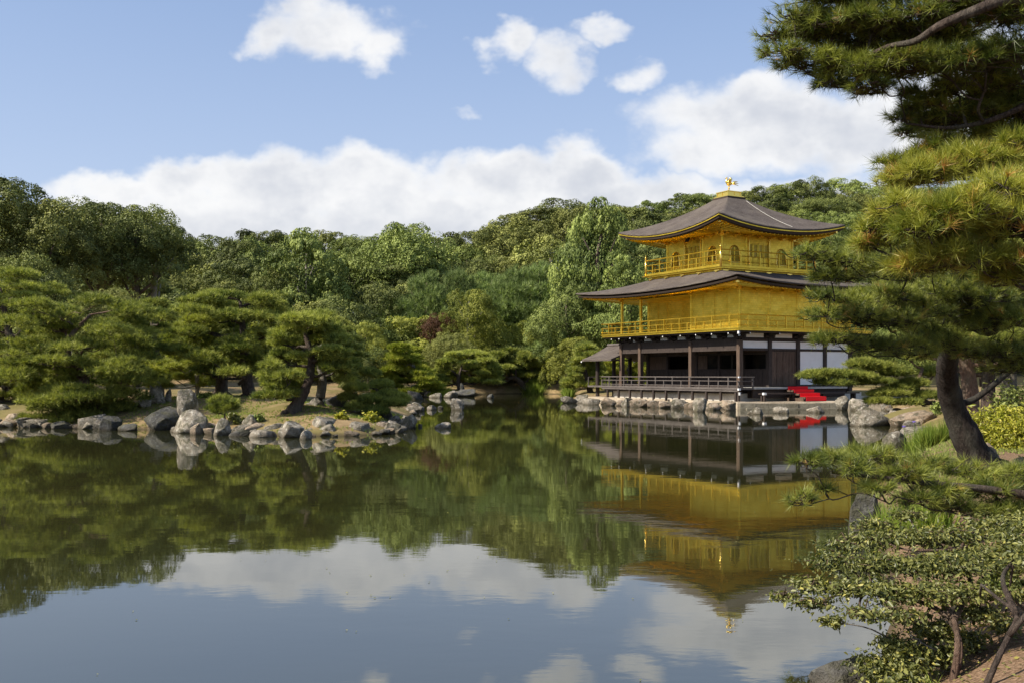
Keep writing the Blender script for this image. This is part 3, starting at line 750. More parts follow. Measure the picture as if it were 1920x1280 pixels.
# ---- third storey ------------------------------------------------------
TX0, TX1, TY0, TY1 = 2.65, 8.69, 4.40, 9.90
QX0, QX1, QY0, QY1 = 1.60, 9.74, 3.35, 10.95
b = MB(); b.box(QX0 + .32, QX1 - .32, QY0 + .32, QY1 - .32, 7.9, 8.56); b.build('balcony_base', M['gold'], pav)
b = MB(); b.box(QX0 + .05, QX1 - .05, QY0 + .05, QY1 - .05, 8.563, 8.66); b.box(QX0 - .03, QX1 + .03, QY0 - .03, QY1 + .03, 8.663, 8.80); b.build('upper_balcony', M['gold'], pav)
for k in range(5):
    yy2 = QY0 + .45 + k * (QY1 - QY0 - .9) / 4; gold_bracket(QX0 + .32, yy2, -1, 0, 8.25, .75)
    xx2 = QX0 + .45 + k * (QX1 - QX0 - .9) / 4; gold_bracket(xx2, QY0 + .32, 0, -1, 8.25, .75)
cpb = MB(); cpb.box(QX0 - .16, QX0 - .04, QY1 - .1, QY1 + .18, 8.60, 8.70); cpb.build('white_tip', M['gold_bright'], pav)
railing('upper_balcony_railing', [(QX1, QY1), (QX1, QY0), (QX0, QY0), (QX0, QY1), (QX1 - .001, QY1)], 8.80, 9.72, [9.38, 9.02], M['gold'], .032, .04, .78)
for (x, y) in ((QX0, QY0), (QX1, QY0), (QX0, QY1)):
    f_ = MB(); f_.cyl(x, y, 8.62, 9.86, .075, 10); f_.ell((x, y, 9.92), (.085, .085, .07)); f_.tube([(x, y, 9.96), (x, y, 10.12)], [.06, .005], 8); f_.build('newel_post', M['gold_bright'], pav, True)
wt = 10.87
def tri(a, b, k): return a + (b - a) * k / 3
for k in range(4):
    post(TX0, tri(TY0, TY1, k), 8.803, wt, .10, M['gold'])
    if k: post(tri(TX0, TX1, k), TY0, 8.803, wt, .10, M['gold'])
post(TX1, TY1, 8.803, wt, .1, M['gold'])
def arch(w, h, n=10, s=1.0):
    """cusped bell-shaped outline, x from -w/2..w/2"""
    pts = [(-w / 2 * 1.06 * s, 0), (-w / 2 * s, h * .35), (-w / 2 * .97 * s, h * .58)]
    for i in range(n + 1):
        t = math.pi * (1 - i / n); pts.append((w / 2 * .93 * s * math.cos(t), h * .62 + (h * .38) * math.sin(t) ** .85 * (1 + .0)))
    pts += [(w / 2 * .97 * s, h * .58), (w / 2 * s, h * .35), (w / 2 * 1.06 * s, 0)]
    return pts
def on_face(face, s, z, d):
    """point on the south (0) or east (1) wall; s along it, d outward"""
    return (TX0 - d, s, z) if face == 0 else (s, TY0 - d, z)
def wall_with_windows(face):
    s0, s1 = (TY0, TY1) if face == 0 else (TX0, TX1)
    d = .03
    def q4(w_, a, b, z0, z1):
        V = [on_face(face, a, z0, d), on_face(face, b, z0, d), on_face(face, b, z1, d), on_face(face, a, z1, d),
             on_face(face, a, z0, -d), on_face(face, b, z0, -d), on_face(face, b, z1, -d), on_face(face, a, z1, -d)]
        w_.add(V, [(0, 1, 2, 3), (7, 6, 5, 4), (0, 4, 5, 1), (1, 5, 6, 2), (2, 6, 7, 3), (3, 7, 4, 0)])
    for bay in (0, 2):
        a, b = tri(s0, s1, bay) + .1, tri(s0, s1, bay + 1) - .1
        c = (a + b) / 2; ww, hh = .80, 1.06; zb = 9.12
        w_ = MB(); q4(w_, a, b, 8.803, zb); q4(w_, a, b, zb + hh + .12, wt)
        # plaster round the arch
        o_ = arch(ww, hh); n = len(o_)
        V = []
        for (px2, pz2) in o_:
            V.append(on_face(face, c + px2, zb + pz2, d))
        outl = []
        for (px2, pz2) in o_:
            if pz2 <= hh * .6: outl.append((a if px2 < 0 else b, zb + pz2))
            else: outl.append((c + (px2 / (ww / 2)) * (b - a) / 2, zb + hh + .12))
        outl[2] = (a, zb + hh + .12); outl[-3] = (b, zb + hh + .12)
        for (s, z) in outl: V.append(on_face(face, s, z, d))
        w_.add(V, [(i, i + 1, n + i + 1, n + i) for i in range(n - 1)]); w_.build('gold_wall', M['gold'], pav)
        fr = MB(); ring_pts = [on_face(face, c + x_, zb + z_, d + .02) for x_, z_ in o_]
        fr.tube(ring_pts + [ring_pts[0]], [.035] * (n + 1), 5)
        fo = fr.build('window', M['gold_bright'], pav)
        la = MB()
        for k in range(-5, 6):
            x_ = k * .068
            if abs(k) == 0: continue
            hz = hh * (.62 + .38 * math.sqrt(max(0, 1 - (x_ / (ww * .47)) ** 2)))
            la.tube([on_face(face, c + x_, zb, .0), on_face(face, c + x_, zb + hz - .02, .0)], [.013, .013], 4)
        for zz in (.28, .56, .8): la.tube([on_face(face, c - .36, zb + zz, 0), on_face(face, c + .36, zb + zz, 0)], [.012, .012], 4)
        la.tube([on_face(face, c, zb, .01), on_face(face, c, zb + .98, .01)], [.04, .04], 4); la.build('lattice', M['gold'], fo)
        bk = MB(); bk.add([on_face(face, c - .4, zb, -.05), on_face(face, c + .4, zb, -.05), on_face(face, c + .4, zb + .72, -.05), on_face(face, c, zb + 1.05, -.05), on_face(face, c - .4, zb + .72, -.05)], [(0, 1, 2, 3, 4)])
        bk.build('pane', M['wood_dark'], fo)
    # doors in the middle bay
    a, b = tri(s0, s1, 1) + .1, tri(s0, s1, 2) - .1
    top_ = MB(); 
    def q5(mb, a, b, z0, z1, d0, d1):
        V = [on_face(face, s, z, dd) for dd in (d0, d1) for z in (z0, z1) for s in (a, b)]
        mb.add(V, [(0, 1, 3, 2), (4, 6, 7, 5), (0, 4, 5, 1), (1, 5, 7, 3), (3, 7, 6, 2), (2, 6, 4, 0)])
    q5(top_, a, b, 10.55, wt, -.03, .03); q5(top_, a, b, 10.44, 10.547, -.05, .08); top_.build('door_lintel', M['gold'], pav)
    n = 4; dw = (b - a) / n
    for k in range(n):
        dm = MB(); x0 = a + k * dw + .02; x1 = x0 + dw - .04
        q5(dm, x0, x1, 8.803, 9.45, -.02, .02)
        for xx in (x0, x1 - .06): q5(dm, xx, xx + .06, 9.452, 10.435, -.03, .035)
        q5(dm, x0 + .062, x1 - .062, 10.36, 10.434, -.028, .03); q5(dm, x0 + .062, x1 - .062, 9.452, 9.52, -.028, .03)
        do = dm.build('door', M['gold'], pav)
        pn = MB(); q5(pn, x0 + .06, x1 - .06, 9.52, 10.36, -.03, -.025); pn.build('pane', M['paper'], do)
        lt = MB()
        for xx in np.linspace(x0 + .1, x1 - .1, 5): lt.tube([on_face(face, xx, 9.52, 0), on_face(face, xx, 10.36, 0)], [.011, .011], 4)
        for zz in (9.72, 9.94, 10.16): lt.tube([on_face(face, x0 + .06, zz, 0), on_face(face, x1 - .06, zz, 0)], [.01, .01], 4)
        lt.build('lattice', M['gold'], do)
    jm = MB(); q5(jm, a + .0, a + .05, 8.803, 10.9 - .06, .1, .16) ; q5(jm, b - .05, b, 8.803, 10.84, .1, .16); jm.build('door_jamb', M['gold_bright'], pav)
wall_with_windows(0); wall_with_windows(1)
w_ = MB(); w_.box(TX0, TX1, TY1 - .03, TY1 + .03, 8.803, wt); w_.box(TX1 - .03, TX1 + .03, TY0 + .04, TY1 - .035, 8.803, wt); w_.build('gold_wall', M['gold'], pav)
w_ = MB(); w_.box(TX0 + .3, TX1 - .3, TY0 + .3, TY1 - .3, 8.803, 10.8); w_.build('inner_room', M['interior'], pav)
b = MB(); b.box(TX0 - .09, TX1 + .3, TY0 - .09, TY0 + .09, wt + .003, wt + .13); b.box(TX0 - .09, TX0 + .09, TY0 + .092, TY1 + .3, wt + .003, wt + .13); b.build('gold_beam', M['gold'], pav)
for k in range(7):
    gold_bracket(TX0 - .1, TY0 + (TY1 - TY0) * k / 6, -1, 0, wt - .12, 1.0)
    gold_bracket(TX0 + (TX1 - TX0) * k / 6, TY0 - .1, 0, -1, wt - .12, 1.0)
UO = (TX0 - 2.37, TX1 + 2.37, TY0 - 2.37, TY1 + 2.37)
ur = hip_roof('upper_roof', UO, (4.95, 6.4, 6.45, 7.85), 11.16, .60, 13.72, 2.2, .66, (TX0, TX1, TY0, TY1), 11.02, band=.34)
lc = MB(); 
pts = []
for t in np.linspace(.08, .93, 14):
    gt = .66 * t + .34 * t * t; y_ = UO[2] + (6.45 - UO[2]) * t; pts.append((6.25 + .5 * (1 - t), y_, 11.16 + (13.72 - 11.16) * gt + .045 + .0))
lc.tube(pts, [.018] * len(pts), 5); lc.build('lightning_cable', M['wood_pale'], ur)
# crown box and the gilded bird
cx0, cy0 = 5.67, 7.15
b = MB(); b.box(cx0 - .78, cx0 + .78, cy0 - .76, cy0 + .76, 13.6, 13.80); b.build('crown_kerb', M['shingle_edge'], ur)
b = MB(); b.box(cx0 - .72, cx0 + .72, cy0 - .70, cy0 + .70, 13.803, 13.88); b.box(cx0 - .56, cx0 + .56, cy0 - .54, cy0 + .54, 13.883, 14.14); b.box(cx0 - .62, cx0 + .62, cy0 - .60, cy0 + .60, 14.143, 14.20)
for sx in (-.56, 0, .5): b.box(cx0 + sx, cx0 + sx + .06, cy0 - .57, cy0 - .542, 13.885, 14.14); b.box(cx0 - .59, cx0 - .562, cy0 + sx, cy0 + sx + .06, 13.885, 14.14)
b.build('crown_box', M['gold_bright'], ur)
bird = MB()
bird.tube([(0, 0, 0), (0, 0, .06), (0, 0, .10), (0, 0, .26)], [.11, .10, .045, .04], 10)            # perch
bird.ell((0, 0, .30), (.07, .07, .05))
for sy in (-.05, .05): bird.tube([(0.0, sy, .30), (.02, sy, .42), (.03, sy, .52)], [.018, .022, .04], 6)
bird.ell((.03, 0, .58), (.20, .12, .13), rot=Matrix.Rotation(R(-18), 3, 'Y'))
bird.tube(spline([(-.10, 0, .60), (-.17, 0, .72), (-.14, 0, .84), (-.15, 0, .92)], 4), np.linspace(.085, .045, 13), 8)
bird.ell((-.17, 0, .95), (.065, .045, .05)); bird.tube([(-.22, 0, .95), (-.30, 0, .92)], [.022, .004], 6)
for k in range(3): bird.tube([(-.15 + k * .03, 0, .98), (-.17 + k * .05, 0, 1.06)], [.016, .006], 5)
for sy in (-1, 1):                                                                                   # raised wings
    for k in range(6):
        a = R(62 + k * 12); r0 = .30 + .05 * math.sin(k)
        bird.tube([(0.02, sy * .10, .60), (.02 + math.cos(a) * r0 * .55, sy * (.17), .60 + math.sin(a) * r0 * .6), (.02 + math.cos(a) * r0 * 1.1, sy * (.20 + .02 * k), .60 + math.sin(a) * r0 * 1.15)], [.04, .038, .010], 5)
for k in range(9):                                                                                   # fan of tail plumes
    a = R(-14 + k * 7.5); w2 = (k % 3 - 1) * .07
    bird.tube([(.18, w2 * .3, .58), (.18 + .24 * math.cos(a), w2, .58 + .24 * math.sin(a)), (.18 + .46 * math.cos(a * .8), w2 * 1.8, .60 + .38 * math.sin(a) - .08)], [.035, .028, .008], 5)
bo = bird.build('phoenix_finial', M['gold_bright'], pav, True); bo.location = (cx0, cy0, 14.20); bo.rotation_euler = (0, 0, R(-29.6 + 6))
bo.scale = (1.0, 1.0, .98)
# name board under the south eave
nb = MB(); nb.box(-.04, .0, -.26, .26, -.36, .36); o_ = nb.build('name_board', M['wood_dark'], pav); o_.location = (TX0 - .42, 7.15, 10.92); o_.rotation_euler = (0, R(22), 0)
nb = MB(); nb.box(-.06, -.041, -.30, -.23, -.40, .40); nb.box(-.06, -.041, .23, .30, -.40, .40); nb.box(-.06, -.041, -.229, .229, .34, .40); nb.box(-.06, -.041, -.229, .229, -.40, -.34); nb.build('board_frame', M['gold_bright'], o_)

# ---- fishing porch on the west side
fp = MB(); RZ = 4.08
for sx in (-1, 1):
    for j in range(6):
        t0, t1 = j / 6, (j + 1) / 6
        zf = lambda t: RZ - 1.02 * (t * 1.25 - .25 * t * t)
        xa, xb = 2.45 + sx * 2.35 * t0, 2.45 + sx * 2.35 * t1
        V = [(xa, 12.95, zf(t0)), (xb, 12.95, zf(t1)), (xb, 16.6, zf(t1)), (xa, 16.6, zf(t0))]
        V += [(p_[0], p_[1], p_[2] - .12) for p_ in V]
        fp.add(V, [(0, 1, 2, 3), (7, 6, 5, 4), (0, 4, 5, 1), (1, 5, 6, 2), (2, 6, 7, 3), (3, 7, 4, 0)])
po = fp.build('porch_roof', M['shingle'], pav)
b = MB(); b.tube([(2.45, 12.96, RZ + .05), (2.45, 16.65, RZ + .05)], [.1, .1], 8)
for sx in (-1, 1): b.tube([(2.45 + sx * 2.3, 16.62, 2.99), (2.45 + sx * 1.2, 16.62, 3.42), (2.45, 16.62, RZ - .06)], [.06, .06, .06], 4)
b.build('ridge', M['wood_deck'], po)
b = MB(); 
for sx in (-1, 1): b.box(2.45 + sx * 2.37 - .03, 2.45 + sx * 2.37 + .03, 16.55, 16.66, 2.86, 2.95)
b.build('white_tip', M['white'], po)
for (x, y) in ((1.0, 15.9), (3.9, 15.9), (3.9, 13.6), (2.45, 15.9)): post(x, y, .2, 3.2, .14, M['wood_dark'], name='porch_post', sq=False)
b = MB(); b.box(.4, 4.5, 13.97, 16.3, 1.08, 1.20); b.box(.9, 4.0, 15.84, 15.96, 2.96, 3.06); b.box(.93, 1.05, 13.0, 15.82, 2.96, 3.06); b.build('porch_deck', M['wood_deck'], pav)
railing('porch_railing', [(.45, 16.25), (4.4, 16.25), (4.4, 14.1)], 1.20, 1.8, [1.5], M['wood_deck'], .03, .032, .8)

# ---- low step deck with the red carpet, on the terrace
sd = thing('step_deck', 'low dark plank walkway on short legs beside the red carpet, under the east side', 'walkway', pv(0, 0, 0), PAV_ROT)
b = MB(); b.box(1.25, 9.2, -.80, -.30, .82, .90); b.build('deck_board', M['wood_dark'], sd)
for x in (1.4, 3.7, 6.2, 8.9):
    b = MB(); b.box(x - .06, x + .06, -.72, -.60, .4, .817); b.box(x - .06, x + .06, -.5, -.38, .4, .817); b.build('leg', M['wood_dark'], sd)
b = MB(); b.box(1.18, 1.38, -.85, -.70, .80, .93); b.build('end_cap', M['white'], sd)
cs = thing('carpeted_steps', 'wooden steps covered in bright red carpet leading up to the pale deck', 'steps', pv(0, 0, 0), PAV_ROT)
b = MB()
for k, (ya, z1) in enumerate(((-.62, 1.06), (-1.10, .86), (-1.58, .66))): b.box(3.72, 5.48, ya, ya + (.47 if k else .50), z1 - .10, z1)
b.box(3.66, 3.719, -1.5, -.15, .3, .60); b.box(5.481, 5.54, -1.5, -.15, .3, .60); b.build('wooden_step', M['wood_post'], cs)
b = MB(); prev = None; prof_ = [(-.08, 1.262), (-.145, 1.262), (-.15, 1.08), (-.64, 1.08), (-.645, .88), (-1.12, .88), (-1.125, .68), (-1.60, .68), (-1.605, .43)]
for k in range(len(prof_) - 1):
    (ya, za), (yb, zb) = prof_[k], prof_[k + 1]
    b.add([(3.78, ya, za), (5.42, ya, za), (5.42, yb, zb), (3.78, yb, zb)], [(0, 1, 2, 3)])
c_ = b.build('red_carpet', M['red'], cs); sm_ = c_.modifiers.new('thick', 'SOLIDIFY'); sm_.thickness = .012

# ---- terrace slab
tw = MB(); poly = TERR; n = len(poly); V = [(x, y, -.8) for x, y in poly] + [(x, y, .40) for x, y in poly]
tw.add(V, [tuple(range(n, 2 * n))] + [(i, (i + 1) % n, n + (i + 1) % n, n + i) for i in range(n)])
t_ = tw.build('stone_terrace', M['terrace'], None); tag(t_, 'low pale stone terrace with a straight kerb at the water, carrying the pavilion', 'terrace')
tw = MB(); xk = 13.1
while xk < 18.6:
    w_ = random.uniform(.7, 1.3); tw.box(xk, min(xk + w_, 18.8) - .02, 57.12 + random.uniform(-.03, .02), 57.34, -.8, .33 + random.uniform(-.02, .02)); xk += w_
tw.box(13.4, 18.5, 56.75, 57.08, -.8, .07)
tw.build('kerb', M['kerb'], t_)

# ================================================================== pines
def pine(name, label, trunk, rad, pads, ntuft, L, wd, nn=12, mat='needle', bmat='bark', seed=0, group=None, cat='pine tree',
         twigs=True, cone=.75, up=.8, sub=9, limb_r=.05, brown=0.0, fill=.34, rr_tuft=None, nb=5, dens=1.65, boughs=()):
    """trunk: world points; pads: (x, y, z, rx, ry, rz); tufts sit on and in the flattened pads, limbs reach out to each"""
    rg = np.random.default_rng(seed)
    base = np.array(trunk[0], float)
    t = thing(name, label, cat, tuple(base), 0, group)
    tr = [np.array(p, float) - base for p in trunk]
    sp = spline(tr, 5); rads = np.interp(np.linspace(0, 1, len(sp)), np.linspace(0, 1, len(rad)), rad)
    mb = MB(); rads = rads * (1 + .05 * rg.normal(size=len(rads))); mb.tube(sp, list(rads), 12)
    # root flare
    for a in np.linspace(0, 6.28, 6)[:-1]:
        d = np.array([math.cos(a), math.sin(a), 0]) * rad[0]
        mb.tube([sp[1] + d * .1, sp[0] + d * 1.2 + np.array([0, 0, .05]), sp[0] + d * 2.0 - np.array([0, 0, .15])], [rad[0] * .6, rad[0] * .4, rad[0] * .1], 6)
    mb.build('trunk', M[bmat], t, True)
    spA = np.array(sp)
    bb = MB(); pos = []; dr = []; ti = []
    XP = []; XR = []
    for path, r0_, r1_ in boughs:
        bp = spline([np.array(p_, float) - base for p_ in path], 5); br = np.linspace(r0_, r1_, len(bp)); bb.tube(bp, list(br), 9); XP += bp[2:]; XR += list(br[2:] * .7)
    vol = np.array([p[3] * p[4] for p in pads]); cnt = np.maximum(8, (ntuft * dens * vol / vol.sum())).astype(int)
    tuft_base = []
    SKP = spA.copy(); SKR = np.array(rads) * .8; SKP = SKP[len(SKP) // 4:]; SKR = SKR[len(SKR) // 4:]
    if XP: SKP = np.concatenate([SKP, np.array(XP)]); SKR = np.concatenate([SKR, np.array(XR)])
    key = [np.linalg.norm(spA - (np.array(p_[:3]) - base), axis=1).min() for p_ in pads]
    for ip in np.argsort(key):
        pad, c = pads[ip], cnt[ip]
        ctr = np.array(pad[:3]) - base; r = np.array(pad[3:6])
        s1 = ctr - np.array([0, 0, r[2] * .35])
        # grow from the nearest wood already there, preferring wood that lies lower
        dd = np.linalg.norm((SKP - (s1 - np.array([0, 0, .12 * key[ip]]))) * np.array([1, 1, 1.3]), axis=1) - SKR * 3
        k = int(dd.argmin()); s0 = SKP[k]
        ln = np.linalg.norm(s1 - s0)
        mid = s0 * .6 + s1 * .4 + rg.normal(size=3) * ln * .09 + np.array([0, 0, -.05 * ln]); mid2 = s0 * .25 + s1 * .75 + rg.normal(size=3) * ln * .07
        rb = min(limb_r * (.5 + ln * .25), SKR[k])
        sp2 = spline([s0, mid, mid2, s1], 4); rl_ = np.linspace(rb, max(rb * .42, .008), len(sp2)); bb.tube(sp2, list(rl_), 6)
        SKP = np.concatenate([SKP, np.array(sp2)[3:]]); SKR = np.concatenate([SKR, rl_[3:] * .75])
        # sub clusters
        ns = max(3, int(sub))
        q_ = unit(rg.normal(size=(ns, 3))) * rg.uniform(.3, .85, (ns, 1)) ** .6; q_[:, 2] = np.abs(q_[:, 2]) * .7 - .15
        sc_ = ctr + q_ * r
        for j in range(ns):
            if twigs: bb.tube([s1 * .6 + s0 * .4 if j % 3 == 0 else s1, (s1 + sc_[j]) / 2 + rg.normal(size=3) * .04, sc_[j]], [rb * .33, rb * .22, rb * .10], nb)
        a = rg.integers(0, ns, c); 
        d = unit(rg.normal(size=(c, 3)) * np.array([1, 1, .75]) + np.array([0, 0, .45]))
        p = sc_[a] + d * r * rg.uniform(.18, .50, (c, 1)) * np.array([1, 1, .9])
        # some scattered straight over the whole pad to close it
        m2 = rg.uniform(size=c) < fill; e = rg.normal(size=(c, 3)); e = unit(e) * rg.uniform(.55, 1.0, (c, 1)); e[:, 2] = np.where(e[:, 2] < -.25, -e[:, 2], e[:, 2])
        p = np.where(m2[:, None], ctr + e * r, p)
        outw = unit((p - ctr) / r)
        dirs = unit(outw * np.array([1, 1, .6]) + np.array([0, 0, up]) + rg.normal(size=(c, 3)) * .25)
        pos.append(p); dr.append(dirs)
        tt = np.clip(.5 + .35 * rg.normal(size=c) + .18 * rg.normal(), 0, 1)
        if brown > 0: tt = np.where(rg.uniform(size=c) < brown, rg.uniform(1.0, 1.25, c), tt)
        ti.append(tt); tuft_base.append(sc_[a])
    bb.build('branch', M[bmat], t, True)
    pos = np.concatenate(pos); dr = np.concatenate(dr); ti = np.concatenate(ti); tb = np.concatenate(tuft_base)
    if rr_tuft:   # near trees: show the twig that carries each tuft
        tw = MB(); 
        for k in range(0, len(pos), rr_tuft):
            e = pos[k] - dr[k] * L * .2; b_ = tb[k]
            if np.linalg.norm(e - b_) > 1.0: b_ = e - dr[k] * .3
            V, Fc = tube_arr([b_, (b_ + e) / 2 - np.array([0, 0, .02]), e], [.007, .006, .004], 4, False); tw.add(V, Fc)
        tw.build('twig', M[bmat], t)
    V, Fc, tt = needle_tufts(pos, dr, nn, L, wd * (1.15 if rr_tuft is None else 1), cone, ti, rg=rg)
    link('crown', mesh_from('crown', V, Fc, M[mat], tint=tt), t)
    return t

def pad_px(px, py, Y, rpx, zpx=None, dep=None):
    r = rpx / F * Y; z = (zpx or rpx * .45) / F * Y
    return (*P(px, py, Y), r, dep or r * .9, z)
def pads_in(px0, px1, py0, py1, Y, dep, n, prof, seed, rmin=.14, rmax=.24, flat=.34, layers=None):
    n = int(n * 1.9); rmin *= .74; rmax *= .80
    """scatter pads through a crown that stands Y out: prof(t) = (left, right) extents 0..1 at height t"""
    rg = np.random.default_rng(seed); o = []
    A = P(px0, py1, Y); B = P(px1, py0, Y); wdt = B[0] - A[0]; hgt = B[2] - A[2]
    for i in range(n):
        t = (i + .5) / n; t = min(max(t + rg.uniform(-.04, .04), 0), 1)
        l, r_ = prof(t); r = rg.uniform(rmin, rmax) * wdt
        x = rg.uniform(l * wdt + r * .8, max(r_ * wdt - r * .8, l * wdt + r * .8 + .01))
        if i % 3 == 0: x = l * wdt + r * .9
        if i % 3 == 1: x = r_ * wdt - r * .9
        y = rg.uniform(-1, 1) * dep * math.sqrt(max(.1, 1 - (2 * (x / wdt) - 1) ** 2 * .7))
        rz = min(r * flat, hgt * .14)
        o.append((A[0] + x, Y + y, A[2] + rz + t * (hgt - 2 * rz), r, r * .9, rz))
    return o
def dome(t): w_ = math.sqrt(max(0, 1 - max(0, (t - .25) / .75) ** 2)) * .5 + .04; return (.5 - w_, .5 + w_)
def cone_(t): w_ = (1 - .72 * t) * .5; return (.5 - w_, .5 + w_)
def tp(*a):
    """trunk points given as (px, py, Y)"""
    o = [P(*q_) for q_ in a]; o[0][2] = gz(o[0][0], o[0][1]) - .06; return o

# the leaning pine in the middle of the islet
pine('pine_tree', 'bushy dark-trunked pine leaning right in the middle of the islet, on bare tan ground', tp((547, 772, 36.0), (562, 748, 36.1), (578, 715, 36.2), (584, 670, 36.4), (572, 625, 36.4), (566, 590, 36.4)), [.27, .21, .17, .13, .08, .04],
     pads_in(492, 668, 582, 752, 36.4, 1.5, 30, lambda t: (.0 + .28 * t ** 1.6 if t > .25 else .0, (.98 - .40 * max(0, t - .5)) if t > .2 else .42), 11, .15, .24, .42), 6200, .20, .018, 12, seed=11, limb_r=.09)
pine('pine_tree', 'pine with a pale grey trunk close behind the leaning islet pine', tp((590, 766, 38.6), (600, 745, 38.6), (604, 712, 38.7), (600, 670, 38.8), (612, 620, 38.9)), [.26, .20, .18, .12, .05],
     pads_in(560, 672, 588, 718, 38.9, 1.2, 14, dome, 12, .2, .3, .36), 2600, .20, .019, 12, bmat='bark_pale', seed=12, limb_r=.07)
# taller pine left of it
pine('pine_tree', 'tall flat-topped pine with straight dark trunk, on the islet behind the small sapling', tp((470, 745, 42.5), (463, 715, 42.5), (459, 660, 42.5), (456, 620, 42.6), (450, 565, 42.6)), [.30, .24, .20, .15, .06],
     pads_in(335, 538, 538, 712, 42.6, 2.2, 34, lambda t: (.0 + .12 * t if t > .12 else .2, .97 if t > .45 else .80), 13, .15, .24, .36), 6800, .22, .021, 12, mat='needle', seed=13, limb_r=.10)
pine('pine_tree', 'slender pine with twin thick shaded trunk, left of the tall flat-topped islet pine', tp((414, 742, 45), (416, 700, 45), (410, 660, 45.2), (404, 610, 45.2)), [.36, .26, .16, .06],
     pads_in(330, 470, 560, 706, 46, 1.8, 16, dome, 14, .18, .28, .34), 2800, .23, .022, 12, seed=14, limb_r=.08)
pine('pine_tree', 'thin pale-stemmed pine standing behind the stacked upright rock', tp((369, 750, 44), (370, 715, 44), (366, 680, 44), (360, 640, 44.1)), [.10, .09, .07, .04],
     pads_in(305, 400, 606, 735, 44.6, 1.6, 12, dome, 15, .2, .32, .36), 2200, .23, .022, 12, bmat='bark_pale', seed=15, limb_r=.05)
# the big spreading pine at the left
pine('pine_tree', 'very broad spreading shore pine at the left with pale twisted boughs, dipping to the water', tp((128, 790, 38.6), (140, 772, 38.7), (165, 735, 38.9), (150, 700, 39.0), (128, 672, 39.1), (134, 630, 39.2), (170, 590, 39.3)), [.30, .25, .20, .17, .14, .10, .05],
     pads_in(18, 302, 556, 800, 38.9, 2.4, 52, lambda t: ((.30 - .3 * t if t < .2 else .02 + .16 * max(0, t - .4)), (.55 + 1.3 * t if t < .32 else ([.98 - .28 * max(0, t - .55)][0]))), 16, .12, .21, .36) + [pad_px(*a) for a in ((70, 785, 38.2, 36, 16), (110, 795, 37.8, 36, 14), (150, 792, 37.8, 36, 14), (190, 785, 38.0, 34, 14), (230, 768, 38.4, 34, 16), (95, 765, 38.4, 40, 18), (150, 770, 38.2, 40, 18), (255, 745, 38.6, 34, 16), (60, 750, 38.6, 34, 18))], 9800, .21, .019, 12, bmat='bark_red', seed=16, limb_r=.10)
pine('pine_tree', 'bright yellow-green pine bough tree between the spreading pine and the leaning pale rock', tp((300, 752, 43), (285, 725, 43), (270, 700, 43)), [.10, .08, .05],
     pads_in(232, 312, 684, 722, 43, .8, 7, dome, 17, .25, .4, .3), 700, .2, .02, 12, mat='needle_bright', seed=17, limb_r=.05)
pine('pine_tree', 'dark layered pine cut off by the left edge, behind the spreading pine', tp((20, 752, 52), (14, 715, 52), (22, 660, 52), (12, 600, 52), (0, 540, 52)), [.32, .28, .22, .16, .06],
     pads_in(-90, 118, 492, 735, 52.5, 2.8, 40, dome, 18, .15, .24, .3), 6000, .25, .024, 11, seed=18, limb_r=.1)
pine('pine_tree', 'low green shore pine at the left edge beside the tan bank', tp((6, 768, 43), (4, 745, 43), (12, 725, 43)), [.12, .1, .05],
     pads_in(-60, 92, 692, 770, 43.4, 1.4, 16, dome, 19, .16, .26, .4), 2600, .22, .02, 12, seed=19, limb_r=.06)
pine('pine_tree', 'shaded pine filling the gap between the spreading pine and the tall flat-topped pine', tp((300, 745, 50), (298, 700, 50), (290, 640, 50), (282, 590, 50)), [.22, .2, .14, .05],
     pads_in(190, 372, 560, 728, 50.5, 2.4, 26, dome, 20, .16, .26, .32), 4200, .25, .024, 11, seed=20, limb_r=.08)
# low spreading pine at the islet tip and the sapling
pine('pine_tree', 'low creeping dark green pine over the rocks at the right tip of the islet', tp((700, 778, 38.5), (706, 762, 38.5), (712, 745, 38.6), (704, 725, 38.6)), [.14, .12, .08, .04],
     [(*P(a, b, Y_), r1 * .0175, .8, .20) for a, b, Y_, r1 in ((668, 728, 38.2, 26), (695, 750, 37.8, 34), (735, 757, 38.0, 30), (672, 762, 37.6, 28), (706, 770, 37.4, 26), (748, 748, 38.6, 22), (715, 722, 39.2, 26), (690, 700, 39.6, 22), (652, 745, 38.4, 16), (728, 740, 38.7, 24))], 3400, .20, .018, 12, seed=21, limb_r=.06)
pine('pine_sapling', 'small young pine on the tan slope, right of the stacked upright rock', tp((424, 788, 34.4), (420, 772, 34.4), (414, 758, 34.4)), [.035, .03, .02],
     [(*P(a, b, 34.4), .26, .26, .13) for a, b in ((400, 752), (415, 747), (431, 754), (399, 766), (427, 765), (436, 763), (413, 760), (409, 771))], 330, .19, .016, 12, seed=22, limb_r=.03, cat='sapling')
